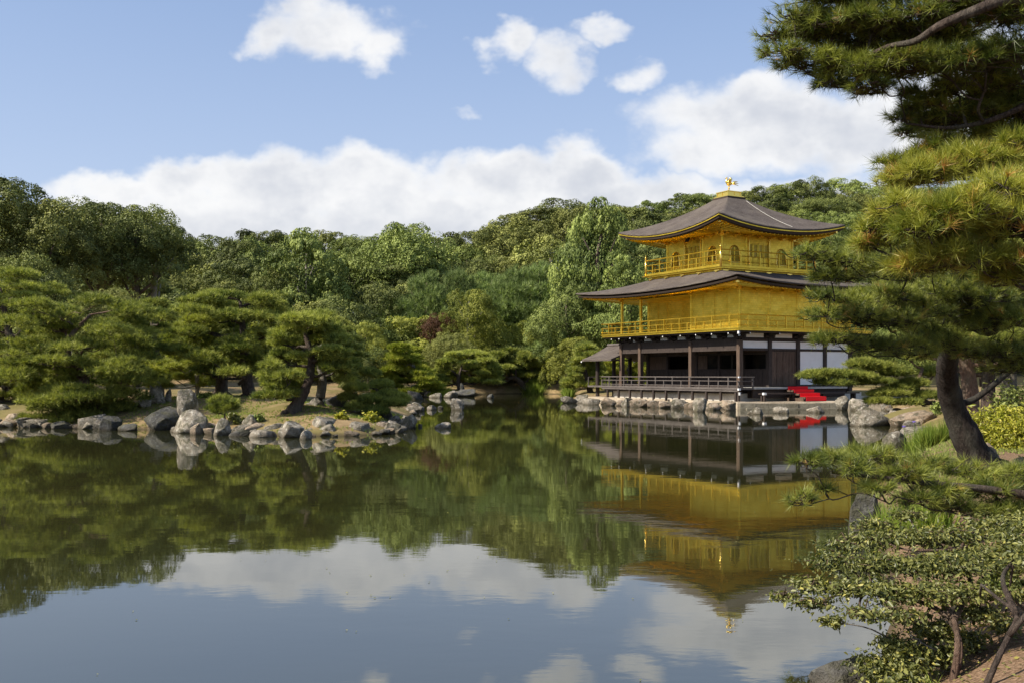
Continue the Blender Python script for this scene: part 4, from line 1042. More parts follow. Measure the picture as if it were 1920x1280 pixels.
# far shore niwaki
pine('pine_tree', 'bright yellow-green layered garden pine on the far rocky shore, left of the open channel', tp((790, 742, 88.5), (786, 720, 88.5), (780, 700, 88.5), (770, 672, 88.6), (760, 655, 88.6)), [.22, .18, .15, .11, .05],
     pads_in(694, 852, 644, 750, 88.6, 3.0, 38, lambda t: (.0 + .30 * t, .98 - .52 * t), 23, .11, .19, .26), 5200, .34, .045, 11, mat='needle_bright', bmat='bark_pale', seed=23, limb_r=.12)
pine('pine_tree', 'green layered garden pine right beside the bright yellow-green one', tp((862, 735, 94), (860, 710, 94), (868, 680, 94)), [.25, .18, .06],
     pads_in(818, 936, 654, 722, 94.5, 3.0, 28, dome, 24, .14, .22, .24), 3600, .36, .05, 10, mat='needle', seed=24, limb_r=.12)
pine('pine_tree', 'dark green pine with a long crooked trunk leaning low over the channel', tp((1000, 738, 103), (985, 727, 102.6), (972, 712, 102.2), (958, 708, 102), (944, 716, 102), (930, 722, 102)), [.38, .34, .28, .22, .16, .08],
     pads_in(900, 1010, 652, 714, 103, 3.0, 26, dome, 25, .14, .24, .26), 3600, .38, .05, 10, mat='needle', seed=25, limb_r=.14)
pine('pine_tree', 'grey-green broad pine at the water behind the leaning trunk, far shore', tp((1042, 738, 104.5), (1034, 715, 104.5), (1016, 690, 104.5), (1008, 665, 104.6)), [.32, .28, .2, .1],
     pads_in(968, 1076, 640, 716, 105, 3.2, 24, dome, 26, .16, .24, .28), 3000, .38, .05, 10, mat='leaf_feather', seed=26, limb_r=.14)
pine('pine_tree', 'cloud-pruned pine with rounded green tiers beside the fishing porch', tp((1108, 738, 80), (1102, 715, 80), (1096, 690, 80.2), (1090, 660, 80.3)), [.26, .2, .14, .06],
     pads_in(1050, 1150, 640, 732, 80.6, 2.4, 24, cone_, 27, .16, .25, .34), 3600, .30, .04, 10, mat='needle', seed=27, limb_r=.10)
pine('pine_tree', 'light green pine tiers standing behind the porch posts', tp((1160, 735, 90), (1160, 710, 90), (1158, 680, 90)), [.22, .18, .06],
     pads_in(1120, 1222, 650, 735, 90.5, 2.6, 20, dome, 28, .18, .26, .26), 2600, .34, .045, 10, mat='needle_bright', seed=28, limb_r=.10)
# pine right of the pavilion with its long arm in front of the white wall
pine('pine_tree', 'low garden pine stretching one long flat bough across the white wall', tp((1752, 772, 48), (1738, 757, 48), (1722, 742, 48), (1722, 715, 48), (1730, 690, 48)), [.24, .2, .16, .12, .06],
     [(*P(a, b, Y_), rx, .75, rz) for a, b, Y_, rx, rz in ((1530, 706, 47, .8, .22), (1575, 702, 47.2, .9, .24), (1620, 682, 47.4, .8, .28), (1600, 705, 47, 1.0, .26), (1560, 718, 46.8, .9, .2), (1655, 690, 47.5, .9, .3), (1640, 716, 47.2, .9, .24), (1680, 700, 47.6, .8, .3), (1690, 730, 47.5, .9, .3), (1660, 738, 47, .9, .26), (1650, 752, 46.8, .7, .24), (1710, 720, 47.8, .8, .3), (1735, 742, 47.6, .8, .26), (1700, 755, 46.8, .8, .24), (1645, 655, 48, .7, .3), (1700, 665, 48, .9, .35), (1750, 700, 48.5, .8, .35), (1520, 700, 47, .4, .14), (1548, 700, 47, .7, .2))], 5200, .23, .021, 12, mat='needle', bmat='bark_red', seed=29, limb_r=.09)
# shaded pines standing on the right bank
for i, (pa, Yt, lean, lab, bm_, cw, r0) in enumerate(((1822, 33, -12, 'thick rough-barked pine trunk just right of the big curved trunk, crown in shade', 'bark_red', 130, .30), (1852, 36, 4, 'straight dark pine trunk rising behind the golden shrub', 'bark', 110, .26),
                                 (1892, 40, 2, 'greyish pine trunk further back near the right edge, behind the golden shrub', 'bark_pale', 120, .34), (1940, 38, 2, 'pale pine trunk cut off by the right edge of the view', 'bark_pale', 130, .34))):
    X_ = (pa - 960) / F * Yt
    pine('pine_tree', lab, [np.array([X_, Yt, gz(X_, Yt) - .06]), np.array([X_ + lean * .01, Yt, 2.0]), np.array([X_ + lean * .035, Yt, 3.6]), np.array([X_ + lean * .03, Yt, 4.6]), np.array([X_, Yt, 5.8])], [r0, r0 * .85, r0 * .75, r0 * .5, .06],
         pads_in(pa - cw, pa + cw * .9, 430 + i * 10, 690, Yt, 2.6, 22, dome, 40 + i, .2, .3, .34), 3000, .24, .024, 11, bmat=bm_, seed=40 + i, limb_r=.09)

# ================================================================== rocks
def rock_mesh(seed, sub=4, craggy=.22, sq=.0):
    rg = np.random.default_rng(seed)
    import bmesh
    bmh = bmesh.new(); bmesh.ops.create_icosphere(bmh, subdivisions=sub, radius=1.0)
    V = np.array([v.co[:] for v in bmh.verts]); Fc = np.array([[v.index for v in f.verts] for f in bmh.faces]); bmh.free()
    a = rg.uniform(0, 6.28, 12)
    V = np.sign(V) * np.abs(V) ** .8
    f = np.zeros(len(V))
    for k in range(7):
        w_ = rg.normal(size=3) * (1.2 + k * .9); f += np.sin(V @ w_ + a[k]) / (1.5 + k * .8)
    V = V * (1 + craggy * .55 * f)[:, None]
    for k in range(16):                       # broken planar faces
        n = unit(rg.normal(size=3) * np.array([1, 1, .8]))
        if k < 2: n = unit(np.array([rg.normal() * .45, rg.normal() * .45, 1.0]))
        d = rg.uniform(.42, .85); sd = V @ n; ov = np.maximum(0, sd - d); V = V - n * (ov * rg.uniform(.85, 1.0))[:, None]
    f = np.zeros(len(V))
    for k in range(10):
        w_ = rg.normal(size=3) * (7 + k * 4); f += np.abs(np.sin(V @ w_ + a[k % 9])) / (1 + k * .12)
    V = V * (1 + .020 * (f - 4))[:, None]
    V = (V - (V.max(0) + V.min(0)) / 2) / ((V.max(0) - V.min(0)) / 2)
    return V, Fc
_rk = [0]
def rock(px, pyb, wpx, hpx, label, mat='rock', Y=None, zb=0.0, group=None, depth=.8, name='rock', seed=None, lean=0.0, sub=4):
    """pyb: photo row of its foot; on the water line the distance follows from it"""
    if Y is None: Y = F * (CZ - zb) / (pyb - HZ)
    W_ = wpx / F * Y; H_ = hpx / F * Y
    X = (px - 960) / F * Y
    _rk[0] += 1; sd_ = seed or (300 + _rk[0])
    V, Fc = rock_mesh(sd_, sub)
    W_ *= 1.04; H_ *= 1.05; V = V * np.array([W_ / 2, W_ / 2 * depth, 1.0])
    sink = .35 * H_ + .12; zt = H_ * 1.0
    zz = V[:, 2]; V[:, 2] = -sink + (zz + 1) / 2 * (zt + sink)
    V[:, 0] += lean * np.clip(V[:, 2], 0, None)
    yb = Y + W_ / 2 * depth * .5
    z_ = 0.0 if zb == 0 else zb
    me = mesh_from(name, V, Fc, M[mat], True)
    for p_ in me.polygons: pass
    o = link(name, me, None, (X, yb, z_))
    return tag(o, label, 'rock', group)
G1 = 'rocks along the islet shore'; G2 = 'rocks on the far shore of the channel'; G3 = 'rocks edging the pavilion terrace'; G4 = 'stones at the left bank'; G5 = 'rocks on the right bank'
rock(294, 806, 66, 42, 'wide dark boulder face in shadow left of the stacked upright rock', 'rock_dark', group=G1, depth=1.0)
rock(354, 811, 62, 42, 'broad grey ledge rock forming the lower half of the stacked upright rock', 'rock', group=G1)
rock(350, 793, 36, 60, 'upright block with a knobbed top, the upper half of the stacked rock', 'rock', Y=36.2, zb=.25, group=G1, depth=.7)
rock(366, 814, 21, 21, 'small squarish stone at the foot of the stacked upright rock', 'rock_tan', group=G1)
rock(414, 816, 31, 32, 'pale upright cube-like rock below the pine sapling', 'rock', group=G1)
rock(390, 813, 24, 11, 'low pale stone left of the cube-like rock', 'rock_tan', group=G1)
rock(447, 817, 36, 12, 'small dark wet rock right of the cube-like rock', 'rock_dark', group=G1)
rock(488, 819, 50, 14, 'long low flat grey rock between the small dark rock and the big pale one', 'rock', group=G1)
rock(466, 803, 30, 24, 'rounded mossy stone behind the long low flat rock', 'rock', Y=34.2, zb=.18, group=G1)
rock(541, 820, 52, 30, 'big pale lichen-spotted rock below the leaning pine', 'rock', group=G1, depth=.9)
rock(571, 823, 24, 17, 'small grey knob rock leaning against the big pale lichen-spotted rock', 'rock', group=G1)
rock(612, 814, 60, 33, 'large smooth domed boulder in the front line right of the leaning pine', 'rock', group=G1, depth=.9)
rock(667, 813, 48, 22, 'flat-topped angular rock right of the domed boulder', 'rock', group=G1)
rock(701, 811, 22, 16, 'small rock half hidden by the leafy plant', 'rock_tan', group=G1)
rock(734, 811, 36, 23, 'pale rock right of the leafy plant near the islet tip', 'rock', group=G1)
rock(764, 804, 36, 27, 'round pale boulder at the very right tip of the islet, with a dark shadow', 'rock', group=G1, depth=1.0)
rock(632, 765, 46, 25, 'dark grey boulder on the islet behind the pale-trunked pine', 'rock_dark', Y=39.6, zb=.62, group=G1)
rock(725, 790, 30, 30, 'dark shaded rock beneath the low creeping pine', 'rock_dark', Y=38.2, zb=.05, group=G1)
rock(830, 802, 30, 11, 'lone low pale rock standing alone in the pond', 'rock', name='rock', depth=.7)
rock(788, 799, 8, 5, 'tiny pale stone breaking the water between islet tip and lone rock', 'rock', depth=.7, sub=3)
rock(783, 769, 23, 15, 'round pale rock in the group off the far point', 'rock', group=G2)
rock(763, 770, 22, 13, 'brownish rock left of the round pale one off the far point', 'rock_tan', group=G2)
rock(809, 768, 18, 9, 'small rounded rock right of the round pale one off the far point', 'rock', group=G2)
rock(826, 766, 11, 6, 'tiny dark rock at the right end of the group off the far point', 'rock_dark', group=G2, sub=3)
rock(857, 768, 25, 21, 'pointed upright grey rock with dark cleft standing in the channel', 'rock', group=G2, seed=333)
rock(780, 749, 32, 17, 'dark rough rock under the bright yellow-green pine', 'rock_dark', group=G2)
rock(816, 745, 24, 9, 'pale flat rock right of the dark rough rock on the far shore', 'rock', group=G2)
rock(845, 745, 26, 13, 'pale rounded rock beside the black rock on the far shore', 'rock', group=G2)
rock(874, 743, 34, 14, 'black rock with a dark stump above it, on the far shore', 'rock_dark', group=G2, seed=340)
rock(867, 733, 9, 14, 'upright dark stump-like stone on the black rock', 'rock_dark', Y=90.5, zb=.5, group=G2, sub=3)
rock(920, 746, 14, 8, 'small dark rock alone in the mouth of the channel', 'rock_dark', group=G2, sub=3)
rock(748, 748, 12, 9, 'small white-grey rock left of the dark rough rock', 'rock', group=G2, sub=3)
rock(728, 747, 20, 8, 'pale low stone behind the creeping islet pine', 'rock', Y=80, group=G2, sub=3)
# left bank
rock(22, 797, 40, 22, 'round pale stone at the far left water edge', 'rock_tan', group=G4)
rock(52, 799, 26, 12, 'small flat pale stone right of the round one at the left', 'rock_tan', group=G4)
rock(80, 801, 30, 15, 'grey-brown stone under the tip of the spreading pine', 'rock', group=G4)
rock(112, 803, 40, 14, 'low dark stone in the shade of the spreading pine', 'rock_dark', group=G4)
rock(168, 803, 48, 26, 'pale slanting slab rock below the spreading pine', 'rock', group=G4)
rock(205, 806, 40, 26, 'dark shaded rock right of the pale slanting slab', 'rock_dark', group=G4)
rock(238, 807, 34, 13, 'low brown stones in the dark hollow of the shore', 'rock_dark', group=G4)
rock(243, 804, 12, 7, 'small pale stone glinting in the dark hollow of the shore', 'rock', group=G4, sub=3)
rock(5, 770, 26, 12, 'weathered rock on the tan bank at the left edge', 'rock', Y=41, zb=.5, group=G4)
rock(294, 757, 30, 42, 'tall pale rock leaning left on the slope behind the stacked rock', 'rock', Y=40.5, zb=.8, group=G4, lean=-.25, seed=352)
rock(268, 762, 26, 22, 'squat grey rock in front of the leaning pale rock', 'rock', Y=39.6, zb=.7, group=G4)
rock(314, 752, 12, 26, 'narrow grey rock just right of the leaning pale rock', 'rock', Y=41, zb=.8, group=G4)
rock(227, 762, 11, 16, 'small upright standing stone on the tan slope', 'rock_tan', Y=39.2, zb=.62, group=G4, sub=3)
rock(440, 748, 10, 10, 'small pale stone in shade left of the dark trunk', 'rock', Y=42, zb=.9, group=G4, sub=3)
# terrace edge
TE = [(1066, 755, 24, 13, 'rock', 'low grey rock at the left end of the terrace shore'), (1090, 755, 20, 16, 'rock', 'grey rock second from the left end of the terrace shore'), (1110, 758, 26, 12, 'rock', 'flat grey rock just left of the veranda corner'),
      (1142, 760, 22, 16, 'rock_tan', 'squarish pale rock under the west veranda corner'), (1160, 760, 15, 11, 'rock_tan', 'small tan rock right of the squarish pale rock under the veranda'), (1177, 762, 18, 17, 'rock', 'rough grey upright rock under the west end of the veranda'),
      (1201, 762, 32, 14, 'rock_tan', 'long pale block under the veranda, right of the rough grey upright one'), (1227, 763, 22, 13, 'rock_tan', 'tan block between two long blocks under the veranda'), (1251, 764, 24, 13, 'rock_tan', 'pale stone block under the middle of the veranda'),
      (1275, 765, 25, 17, 'rock', 'speckled grey rock under the middle of the veranda'), (1296, 766, 20, 13, 'rock_tan', 'smooth pale block left of the craggy grey rock'), (1313, 771, 20, 25, 'rock', 'craggy grey rock jutting out below the veranda'),
      (1339, 768, 32, 14, 'rock_tan', 'long tan block right of the craggy grey rock'), (1366, 769, 23, 19, 'rock_tan', 'rounded orange-tan boulder near the veranda corner'),
      (1418, 776, 25, 13, 'rock', 'whitish low rock in the water right of the veranda corner'), (1465, 774, 24, 12, 'rock', 'squarish grey rock in the water below the terrace kerb'), (1531, 773, 25, 12, 'rock', 'grey rock in the water below the red carpet')]
for (a, b, c, d, mt, lb) in TE: rock(a, b, c * 1.28, d * 1.0, lb, mt, group=G3, depth=.6)
rock(1581, 768, 26, 26, 'pale upright rock at the right end of the terrace kerb', 'rock', group=G3)
rock(1613, 769, 38, 22, 'pale speckled boulder just right of the terrace end', 'rock', group=G3)
rock(1640, 798, 84, 36, 'large pale humped rock at the water on the right bank', 'rock', group=G5, depth=.6, seed=371)
rock(1716, 799, 84, 29, 'long low brownish rock right of the large humped rock', 'rock_tan', group=G5, depth=.6)
rock(1677, 838, 46, 30, 'speckled grey rock at the water beside the iris leaves', 'rock', group=G5)
rock(1626, 1004, 60, 78, 'upright brown-grey rock at the water under the near pine bough', 'rock_dark', Y=12.3, zb=0, group=G5, depth=.8)
rock(1862, 862, 40, 34, 'reddish grey rock at the foot of the curved trunk', 'rock_tan', Y=16.6, zb=.55, group=G5)
rock(1925, 880, 50, 30, 'pale squared stone at the right edge below the golden shrub', 'rock_tan', Y=14.6, zb=.55, group=G5)
rock(1592, 1290, 120, 50, 'dark wet rock at the bottom under the leafy shrub', 'rock_dark', Y=6.2, zb=.05, group=G5)
rock(1700, 905, 46, 26, 'dark stone in shade left of the curved trunk foot', 'rock_dark', Y=16.0, zb=.3, group=G5)
fr_ = np.random.default_rng(91)
small_rocks = [mesh_from('rock', *rock_mesh(900 + i, 3), M[('rock', 'rock_tan', 'rock')[i % 3]], True) for i in range(6)]
def strew(line, n, r0, r1, label, group):
    L = np.array(line, float); seg = np.hypot(*(L[1:] - L[:-1]).T); cs = np.concatenate([[0], np.cumsum(seg)])
    for i in range(n):
        t = (i + fr_.uniform(.1, .9)) / n * cs[-1]; k = min(len(seg) - 1, int(np.searchsorted(cs, t) - 1)); p = L[k] + (L[k + 1] - L[k]) * (t - cs[k]) / seg[k]
        r = fr_.uniform(r0, r1); o = bpy.data.objects.new('small_rock', small_rocks[i % 6]); COL.objects.link(o)
        o.location = (p[0] + fr_.uniform(-.2, .2), p[1] + fr_.uniform(-.15, .3), r * .25); o.scale = (r * fr_.uniform(.9, 1.5), r * fr_.uniform(.8, 1.1), r * fr_.uniform(.6, 1.0)); o.rotation_euler = (fr_.uniform(-.2, .2), 0, fr_.uniform(0, 6.28))
        tag(o, label, 'rock', group)
strew([(-19.4, 37.9), (-16.9, 36.9), (-14.8, 36.3), (-12.3, 35.9), (-11.2, 34.1), (-9, 33.2), (-6.9, 32.0), (-5.2, 32.1), (-4.0, 33.4), (-3.85, 37), (-4.6, 43)], 58, .08, .24, 'small weathered stone wedged in the waterline of the islet', 'small stones along the islet waterline')
strew([(-11.0, 34.9), (-9, 33.9), (-6.9, 32.9), (-5.4, 32.9), (-4.5, 34.2), (-4.4, 38)], 20, .22, .42, 'middle-sized pale stone in the second row of the islet front shore', 'second row of islet shore stones')
strew([(-24, 39.8), (-19.4, 38.0), (-17.5, 37.4)], 10, .22, .42, 'pale stone on the tan bank under the spreading pine', 'stones of the left bank edge')
strew([(-5.0, 49), (-5.2, 55.2), (-6.0, 57.0)], 9, .16, .4, 'small stone along the back point of the islet', 'small stones at the islet back point')
strew([(-14, 86.2), (-12.5, 86.0), (-8, 87.0), (-4.4, 91)], 18, .2, .5, 'small pale stone in the shoreline under the bright far pine', 'small stones on the far shore')
strew([(4.5, 70.2), (6.1, 68.5), (10.0, 63.9), (11.8, 59.7), (12.9, 57.4)], 34, .14, .32, 'small pale stone packed between the larger rocks of the terrace edge', 'small stones in the terrace edge')
strew([(21.2, 56.4), (19.8, 50), (17.5, 45.3), (15.2, 42), (15.5, 38.3), (13.5, 33), (11.1, 27.0)], 26, .16, .4, 'small stone along the waterline of the right bank', 'small stones along the right bank')

# ================================================================== forest
ORD = ['first', 'second', 'third', 'fourth', 'fifth', 'sixth', 'seventh', 'eighth', 'ninth', 'tenth', 'eleventh', 'twelfth', 'thirteenth', 'fourteenth', 'fifteenth', 'sixteenth', 'seventeenth', 'eighteenth', 'nineteenth', 'twentieth']
LM = [(-400, 165, 'above the left edge pine'), (165, 340, 'above the spreading shore pine'), (340, 500, 'above the flat-topped islet pine'), (500, 700, 'above the leaning islet pine'), (700, 860, 'above the bright far pine'),
      (860, 1010, 'above the crooked leaning trunk'), (1010, 1170, 'just left of the pavilion'), (1170, 1365, 'behind the pavilion left half'), (1365, 1600, 'behind the pavilion right half'), (1600, 3000, 'behind the near right pines')]
DESC = {'leaf_dark': 'dark green', 'leaf_mid': 'mid green', 'leaf_olive': 'olive green', 'leaf_yellow': 'yellow-green', 'leaf_red': 'reddish brown', 'leaf_feather': 'blue-green'}
_cnt = {}
def flabel(px, row, mat, kind):
    lm = next(l for a, b, l in LM if a <= px < b)
    kd = {'round': 'rounded tree', 'tall': 'tall tree', 'flat': 'flat-topped tree', 'feather': 'feathery conifer'}[kind]
    key = (lm, row, mat, kind); _cnt[key] = _cnt.get(key, 0) + 1; n_ = _cnt[key]
    o = '' if n_ == 1 else ORD[n_ - 1] + ' '
    return f"{o}{DESC[mat]} {kd} {row} {lm}"
rf_ = np.random.default_rng(77)
def place_row(row, Y0, dY, px0, px1, step, topf, cr, ch, mats, kinds, jit=14, group=None, rowkey=''):
    px = px0; i = 0
    while px < px1:
        p_ = px + rf_.uniform(-.25, .25) * step; Y = Y0 + rf_.uniform(-dY, dY)
        top = CZ + (HZ - (topf(p_) + rf_.uniform(-.3, 1) * jit)) / F * Y
        mat = mats(p_) if callable(mats) else mats[rf_.integers(len(mats))]
        kind = kinds[rf_.integers(len(kinds))]
        if kind == 'feather': mat = 'leaf_feather'
        s = rf_.uniform(.85, 1.2)
        X = (p_ - 960) / F * Y
        if sdist(MAIN, np.array([X]), np.array([Y]))[0] > 1.0:
            far_tree('conifer' if kind == 'feather' else 'broadleaf_tree', X, Y, top, cr * s, ch * rf_.uniform(.85, 1.15) * (1.3 if kind == 'tall' else .8 if kind == 'flat' else 1), kind, mat,
                 flabel(p_, row, mat, kind), group or 'trees of the wooded hill', int(rf_.integers(0, 1000)))
        px += step * rf_.uniform(.8, 1.2); i += 1
sk = lambda p_: np.interp(p_, SKY_X, SKY_Y)
skf = lambda p_: np.interp(p_, SKF_X, SKF_Y)
D3 = ['leaf_dark', 'leaf_dark', 'leaf_mid', 'leaf_olive']
def mleft(p_):
    r_ = rf_.uniform()
    if p_ < 330: return 'leaf_dark' if r_ < .75 else 'leaf_olive'
    if p_ < 700: return ['leaf_olive', 'leaf_mid', 'leaf_dark'][min(2, int(r_ * 2.6))]
    return ['leaf_dark', 'leaf_mid', 'leaf_olive', 'leaf_dark'][min(3, int(r_ * 4))]
# skyline rows
place_row('on the skyline', 150, 3, -60, 1200, 62, lambda p_: sk(p_) + 2, 4.9, 4.6, mleft, ['round', 'round', 'flat'], 12)
place_row('below the skyline', 139, 3, -60, 1230, 64, lambda p_: sk(p_) + 28, 4.8, 4.8, mleft, ['round', 'round', 'tall'], 20)
place_row('midway up the hill', 128, 3, -60, 1240, 66, lambda p_: sk(p_) * .72 + .28 * 560 + 22, 4.6, 4.6, mleft, ['round', 'round', 'tall'], 30)
place_row('low on the hill', 118, 3, -60, 1300, 68, lambda p_: sk(p_) * .45 + .55 * 590, 4.0, 4.2, mleft, ['round', 'round', 'tall', 'flat'], 30)
place_row('near the hill foot', 110, 2, 300, 1240, 60, lambda p_: 585 + 12 * math.sin(p_ * .03), 3.2, 3.4, ['leaf_mid', 'leaf_olive', 'leaf_yellow', 'leaf_yellow', 'leaf_mid'], ['round', 'tall', 'round'], 34)
place_row('at the hill foot', 105, 1.2, 560, 1240, 46, lambda p_: 640 + 10 * math.sin(p_ * .05), 2.3, 2.3, ['leaf_mid', 'leaf_yellow', 'leaf_olive', 'leaf_dark'], ['round', 'round', 'flat'], 28, group='trees and bushes at the foot of the hill')
# far right ridge
mr = ['leaf_mid', 'leaf_dark', 'leaf_olive', 'leaf_mid']
place_row('on the far ridge', 236, 5, 1130, 1960, 48, lambda p_: skf(p_) + 0, 5.2, 4.4, mr, ['round', 'round', 'flat'], 7, group='trees of the far ridge')
place_row('under the far ridge', 216, 5, 1130, 1960, 54, lambda p_: skf(p_) + 24, 5.2, 4.6, mr, ['round', 'round', 'flat'], 14, group='trees of the far ridge')
place_row('on the upper far slope', 198, 5, 1150, 1960, 58, lambda p_: skf(p_) + 54, 5.0, 4.6, mr, ['round'], 16, group='trees of the far ridge')
place_row('on the mid far slope', 180, 5, 1180, 1960, 64, lambda p_: skf(p_) + 92, 4.8, 4.6, mr, ['round'], 20, group='trees of the far ridge')
place_row('on the lower far slope', 160, 4, 1200, 1960, 72, lambda p_: skf(p_) + 150, 4.6, 4.4, mr, ['round', 'tall'], 24, group='trees of the far ridge')
place_row('on the flat', 132, 4, 1230, 1960, 86, lambda p_: skf(p_) + 225, 4.2, 4.2, mr, ['round'], 20, group='trees behind the pavilion')
place_row('close to the path', 95, 3, 1420, 2040, 92, lambda p_: 590, 2.8, 2.8, mr, ['round'], 20, group='trees behind the pavilion')
# singled-out trees
def one(px, Y, top, cr, ch, kind, mat, label, seed, group='trees of the wooded hill'):
    X = (px - 960) / F * Y
    return far_tree('conifer' if kind == 'feather' else 'broadleaf_tree', X, Y, CZ + (HZ - top) / F * Y, cr, ch, kind, mat, label, group, seed)
one(-5, 92, 326, 6.4, 6.2, 'round', 'leaf_dark', 'tallest dark olive tree cut off by the upper left edge of the wood', 2)
one(78, 90, 372, 4.6, 5.0, 'round', 'leaf_olive', 'olive tree with gaps stepping down from the tallest tree at the left edge', 8)
one(40, 84, 480, 3.8, 4.2, 'round', 'leaf_dark', 'dark bushy tree under the tallest tree at the left edge', 14)
one(120, 82, 560, 3.0, 3.0, 'round', 'leaf_dark', 'dark lower tree right behind the spreading shore pine', 4)
one(190, 98, 374, 5.2, 5.0, 'round', 'leaf_dark', 'wide dome-crowned dark tree with bare stems showing, left part of skyline', 20)
one(258, 99, 384, 4.6, 4.8, 'round', 'leaf_dark', 'dark domed tree touching the wide dome-crowned one on its right', 26)
one(292, 101, 408, 2.6, 3.0, 'flat', 'leaf_olive', 'small olive tree at the right shoulder of the dark domed pair', 7)
one(205, 82, 540, 2.8, 2.4, 'round', 'leaf_olive', 'thin olive bush tree in front of the dark hollow under the domed pair', 8)
one(300, 80, 560, 2.8, 2.6, 'round', 'leaf_mid', 'greyish green bushy tree left of the tall flat-topped islet pine', 9)
one(575, 118, 432, 4.4, 7.0, 'tall', 'leaf_mid', 'large light green billowing tree above the leaning islet pine', 10)
one(765, 128, 418, 5.2, 5.6, 'round', 'leaf_mid', 'big rounded tree making the hump of the middle skyline', 11)
one(640, 106, 560, 3.6, 4.6, 'round', 'leaf_dark', 'very dark shaded tree behind the leaning islet pine', 12)
for i, (a, tp_, w_) in enumerate(((800, 498, 3.8), (858, 492, 4.0), (912, 500, 3.8), (965, 490, 4.2), (1010, 480, 4.2), (735, 540, 3.4), (940, 548, 3.6))):
    one(a, 113 + (i % 3), tp_, w_, 5.0, 'feather', 'leaf_feather', f"{ORD[i]} from the left of the feathery blue-green conifers in the hill hollow" if i < 5 else ('feathery conifer in front of the row, left end', 'feathery conifer in front of the row, above the crooked trunk')[i - 5], 20 + i, 'feathery conifers in the hollow')
one(1128, 104, 372, 4.0, 9.5, 'tall', 'leaf_mid', 'very tall open light green tree just left of the upper roof', 30)
one(1095, 106, 420, 3.4, 7.5, 'tall', 'leaf_feather', 'tall narrow green tree left of the very tall open one', 31)
one(1065, 100, 520, 3.4, 5.0, 'tall', 'leaf_mid', 'fresh green tree in front of the very tall ones, left of the lower roof tip', 32)
one(1172, 98, 470, 3.2, 6.0, 'tall', 'leaf_mid', 'light green tree seen between the two roofs left end', 33)
one(880, 105, 540, 2.9, 3.4, 'round', 'leaf_yellow', 'yellowing tree in the middle of the hill foot', 34)
one(822, 107, 585, 1.8, 2.4, 'round', 'leaf_red', 'small dark reddish-brown tree among the green at mid hill', 35)
one(690, 100, 600, 1.7, 2.6, 'tall', 'leaf_yellow', 'slim golden-green tree right of the leaning islet pine', 36)
one(1075, 96, 640, 2.6, 2.8, 'round', 'leaf_yellow', 'pale yellow-green maple-like tree by the fishing porch', 37)
one(848, 101, 622, 2.2, 2.4, 'round', 'leaf_olive', 'round olive bush tree over the bright yellow-green far pine', 38)
one(660, 88, 620, 2.2, 2.8, 'round', 'leaf_mid', 'dark green rounded tree between leaning islet pine and bright far pine', 39)
one(668, 84, 668, 1.6, 1.6, 'round', 'leaf_olive', 'olive bush at the water behind the creeping islet pine', 40)

# ================================================================== near foreground on the right bank
def pad_px(px, py, Y, rpx, zpx=None, dep=None):
    r = rpx / F * Y; z = (zpx or rpx * .45) / F * Y
    return (*P(px, py, Y), r, dep or r * .9, z)
near_trunk = tp((1838, 872, 16.4), (1815, 825, 16.3), (1792, 775, 16.2), (1779, 730, 16.0), (1775, 690, 15.7), (1784, 650, 15.3), (1796, 600, 14.8), (1800, 540, 14.2), (1790, 480, 13.6), (1775, 420, 13.2))
A = [pad_px(*a) for a in ((1525, 480, 11.6, 46, 24), (1585, 492, 11.6, 52, 28), (1640, 505, 11.8, 58, 32), (1700, 515, 12.2, 60, 34), (1560, 525, 11.8, 50, 22), (1620, 470, 12.2, 48, 26), (1750, 500, 12.6, 60, 36),
     (1550, 595, 12.2, 52, 26), (1610, 600, 12.2, 58, 32), (1670, 610, 12.4, 60, 36), (1575, 640, 12.2, 52, 28), (1635, 655, 12.4, 60, 32), (1700, 660, 12.8, 60, 36), (1725, 590, 12.8, 60, 40), (1600, 565, 12.6, 60, 24), (1545, 560, 12.4, 40, 18), (1680, 560, 12.8, 60, 30),
     (1790, 580, 14.0, 80, 44), (1850, 600, 14.2, 90, 50), (1920, 590, 14.4, 90, 60), (1870, 655, 17.4, 80, 34), (1920, 650, 16.6, 80, 44), (1845, 540, 13.8, 80, 44), (1735, 635, 13.6, 70, 40), (1910, 520, 14, 90, 50), (1780, 440, 13.4, 80, 44), (1710, 420, 13.0, 60, 34), (1660, 465, 14.8, 60, 30), (1720, 450, 15.0, 80, 40), (1605, 515, 14.6, 50, 22), (1690, 520, 14.8, 80, 40), (1730, 400, 15, 70, 36), (1780, 330, 14.5, 90, 44), (1860, 300, 14.5, 100, 50), (1800, 230, 14.6, 100, 50), (1900, 200, 14.6, 110, 60), (1830, 130, 14.8, 100, 50), (1780, 650, 13.2, 60, 30), (1860, 665, 13.6, 80, 34), (1930, 690, 13.8, 80, 34), (1760, 560, 13.2, 70, 40), (1840, 560, 13.2, 80, 44), (1900, 610, 13.4, 80, 44), (1655, 560, 13.4, 70, 34))]
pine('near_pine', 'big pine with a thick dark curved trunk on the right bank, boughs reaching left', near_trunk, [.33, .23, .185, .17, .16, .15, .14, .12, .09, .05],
     A, 10500, .125, .0056, 24, mat='needle_near', bmat='bark_dark', seed=60, limb_r=.075, sub=11, brown=.03, rr_tuft=2, cone=.8, up=.45, dens=1.0, cat='pine tree', fill=.3)
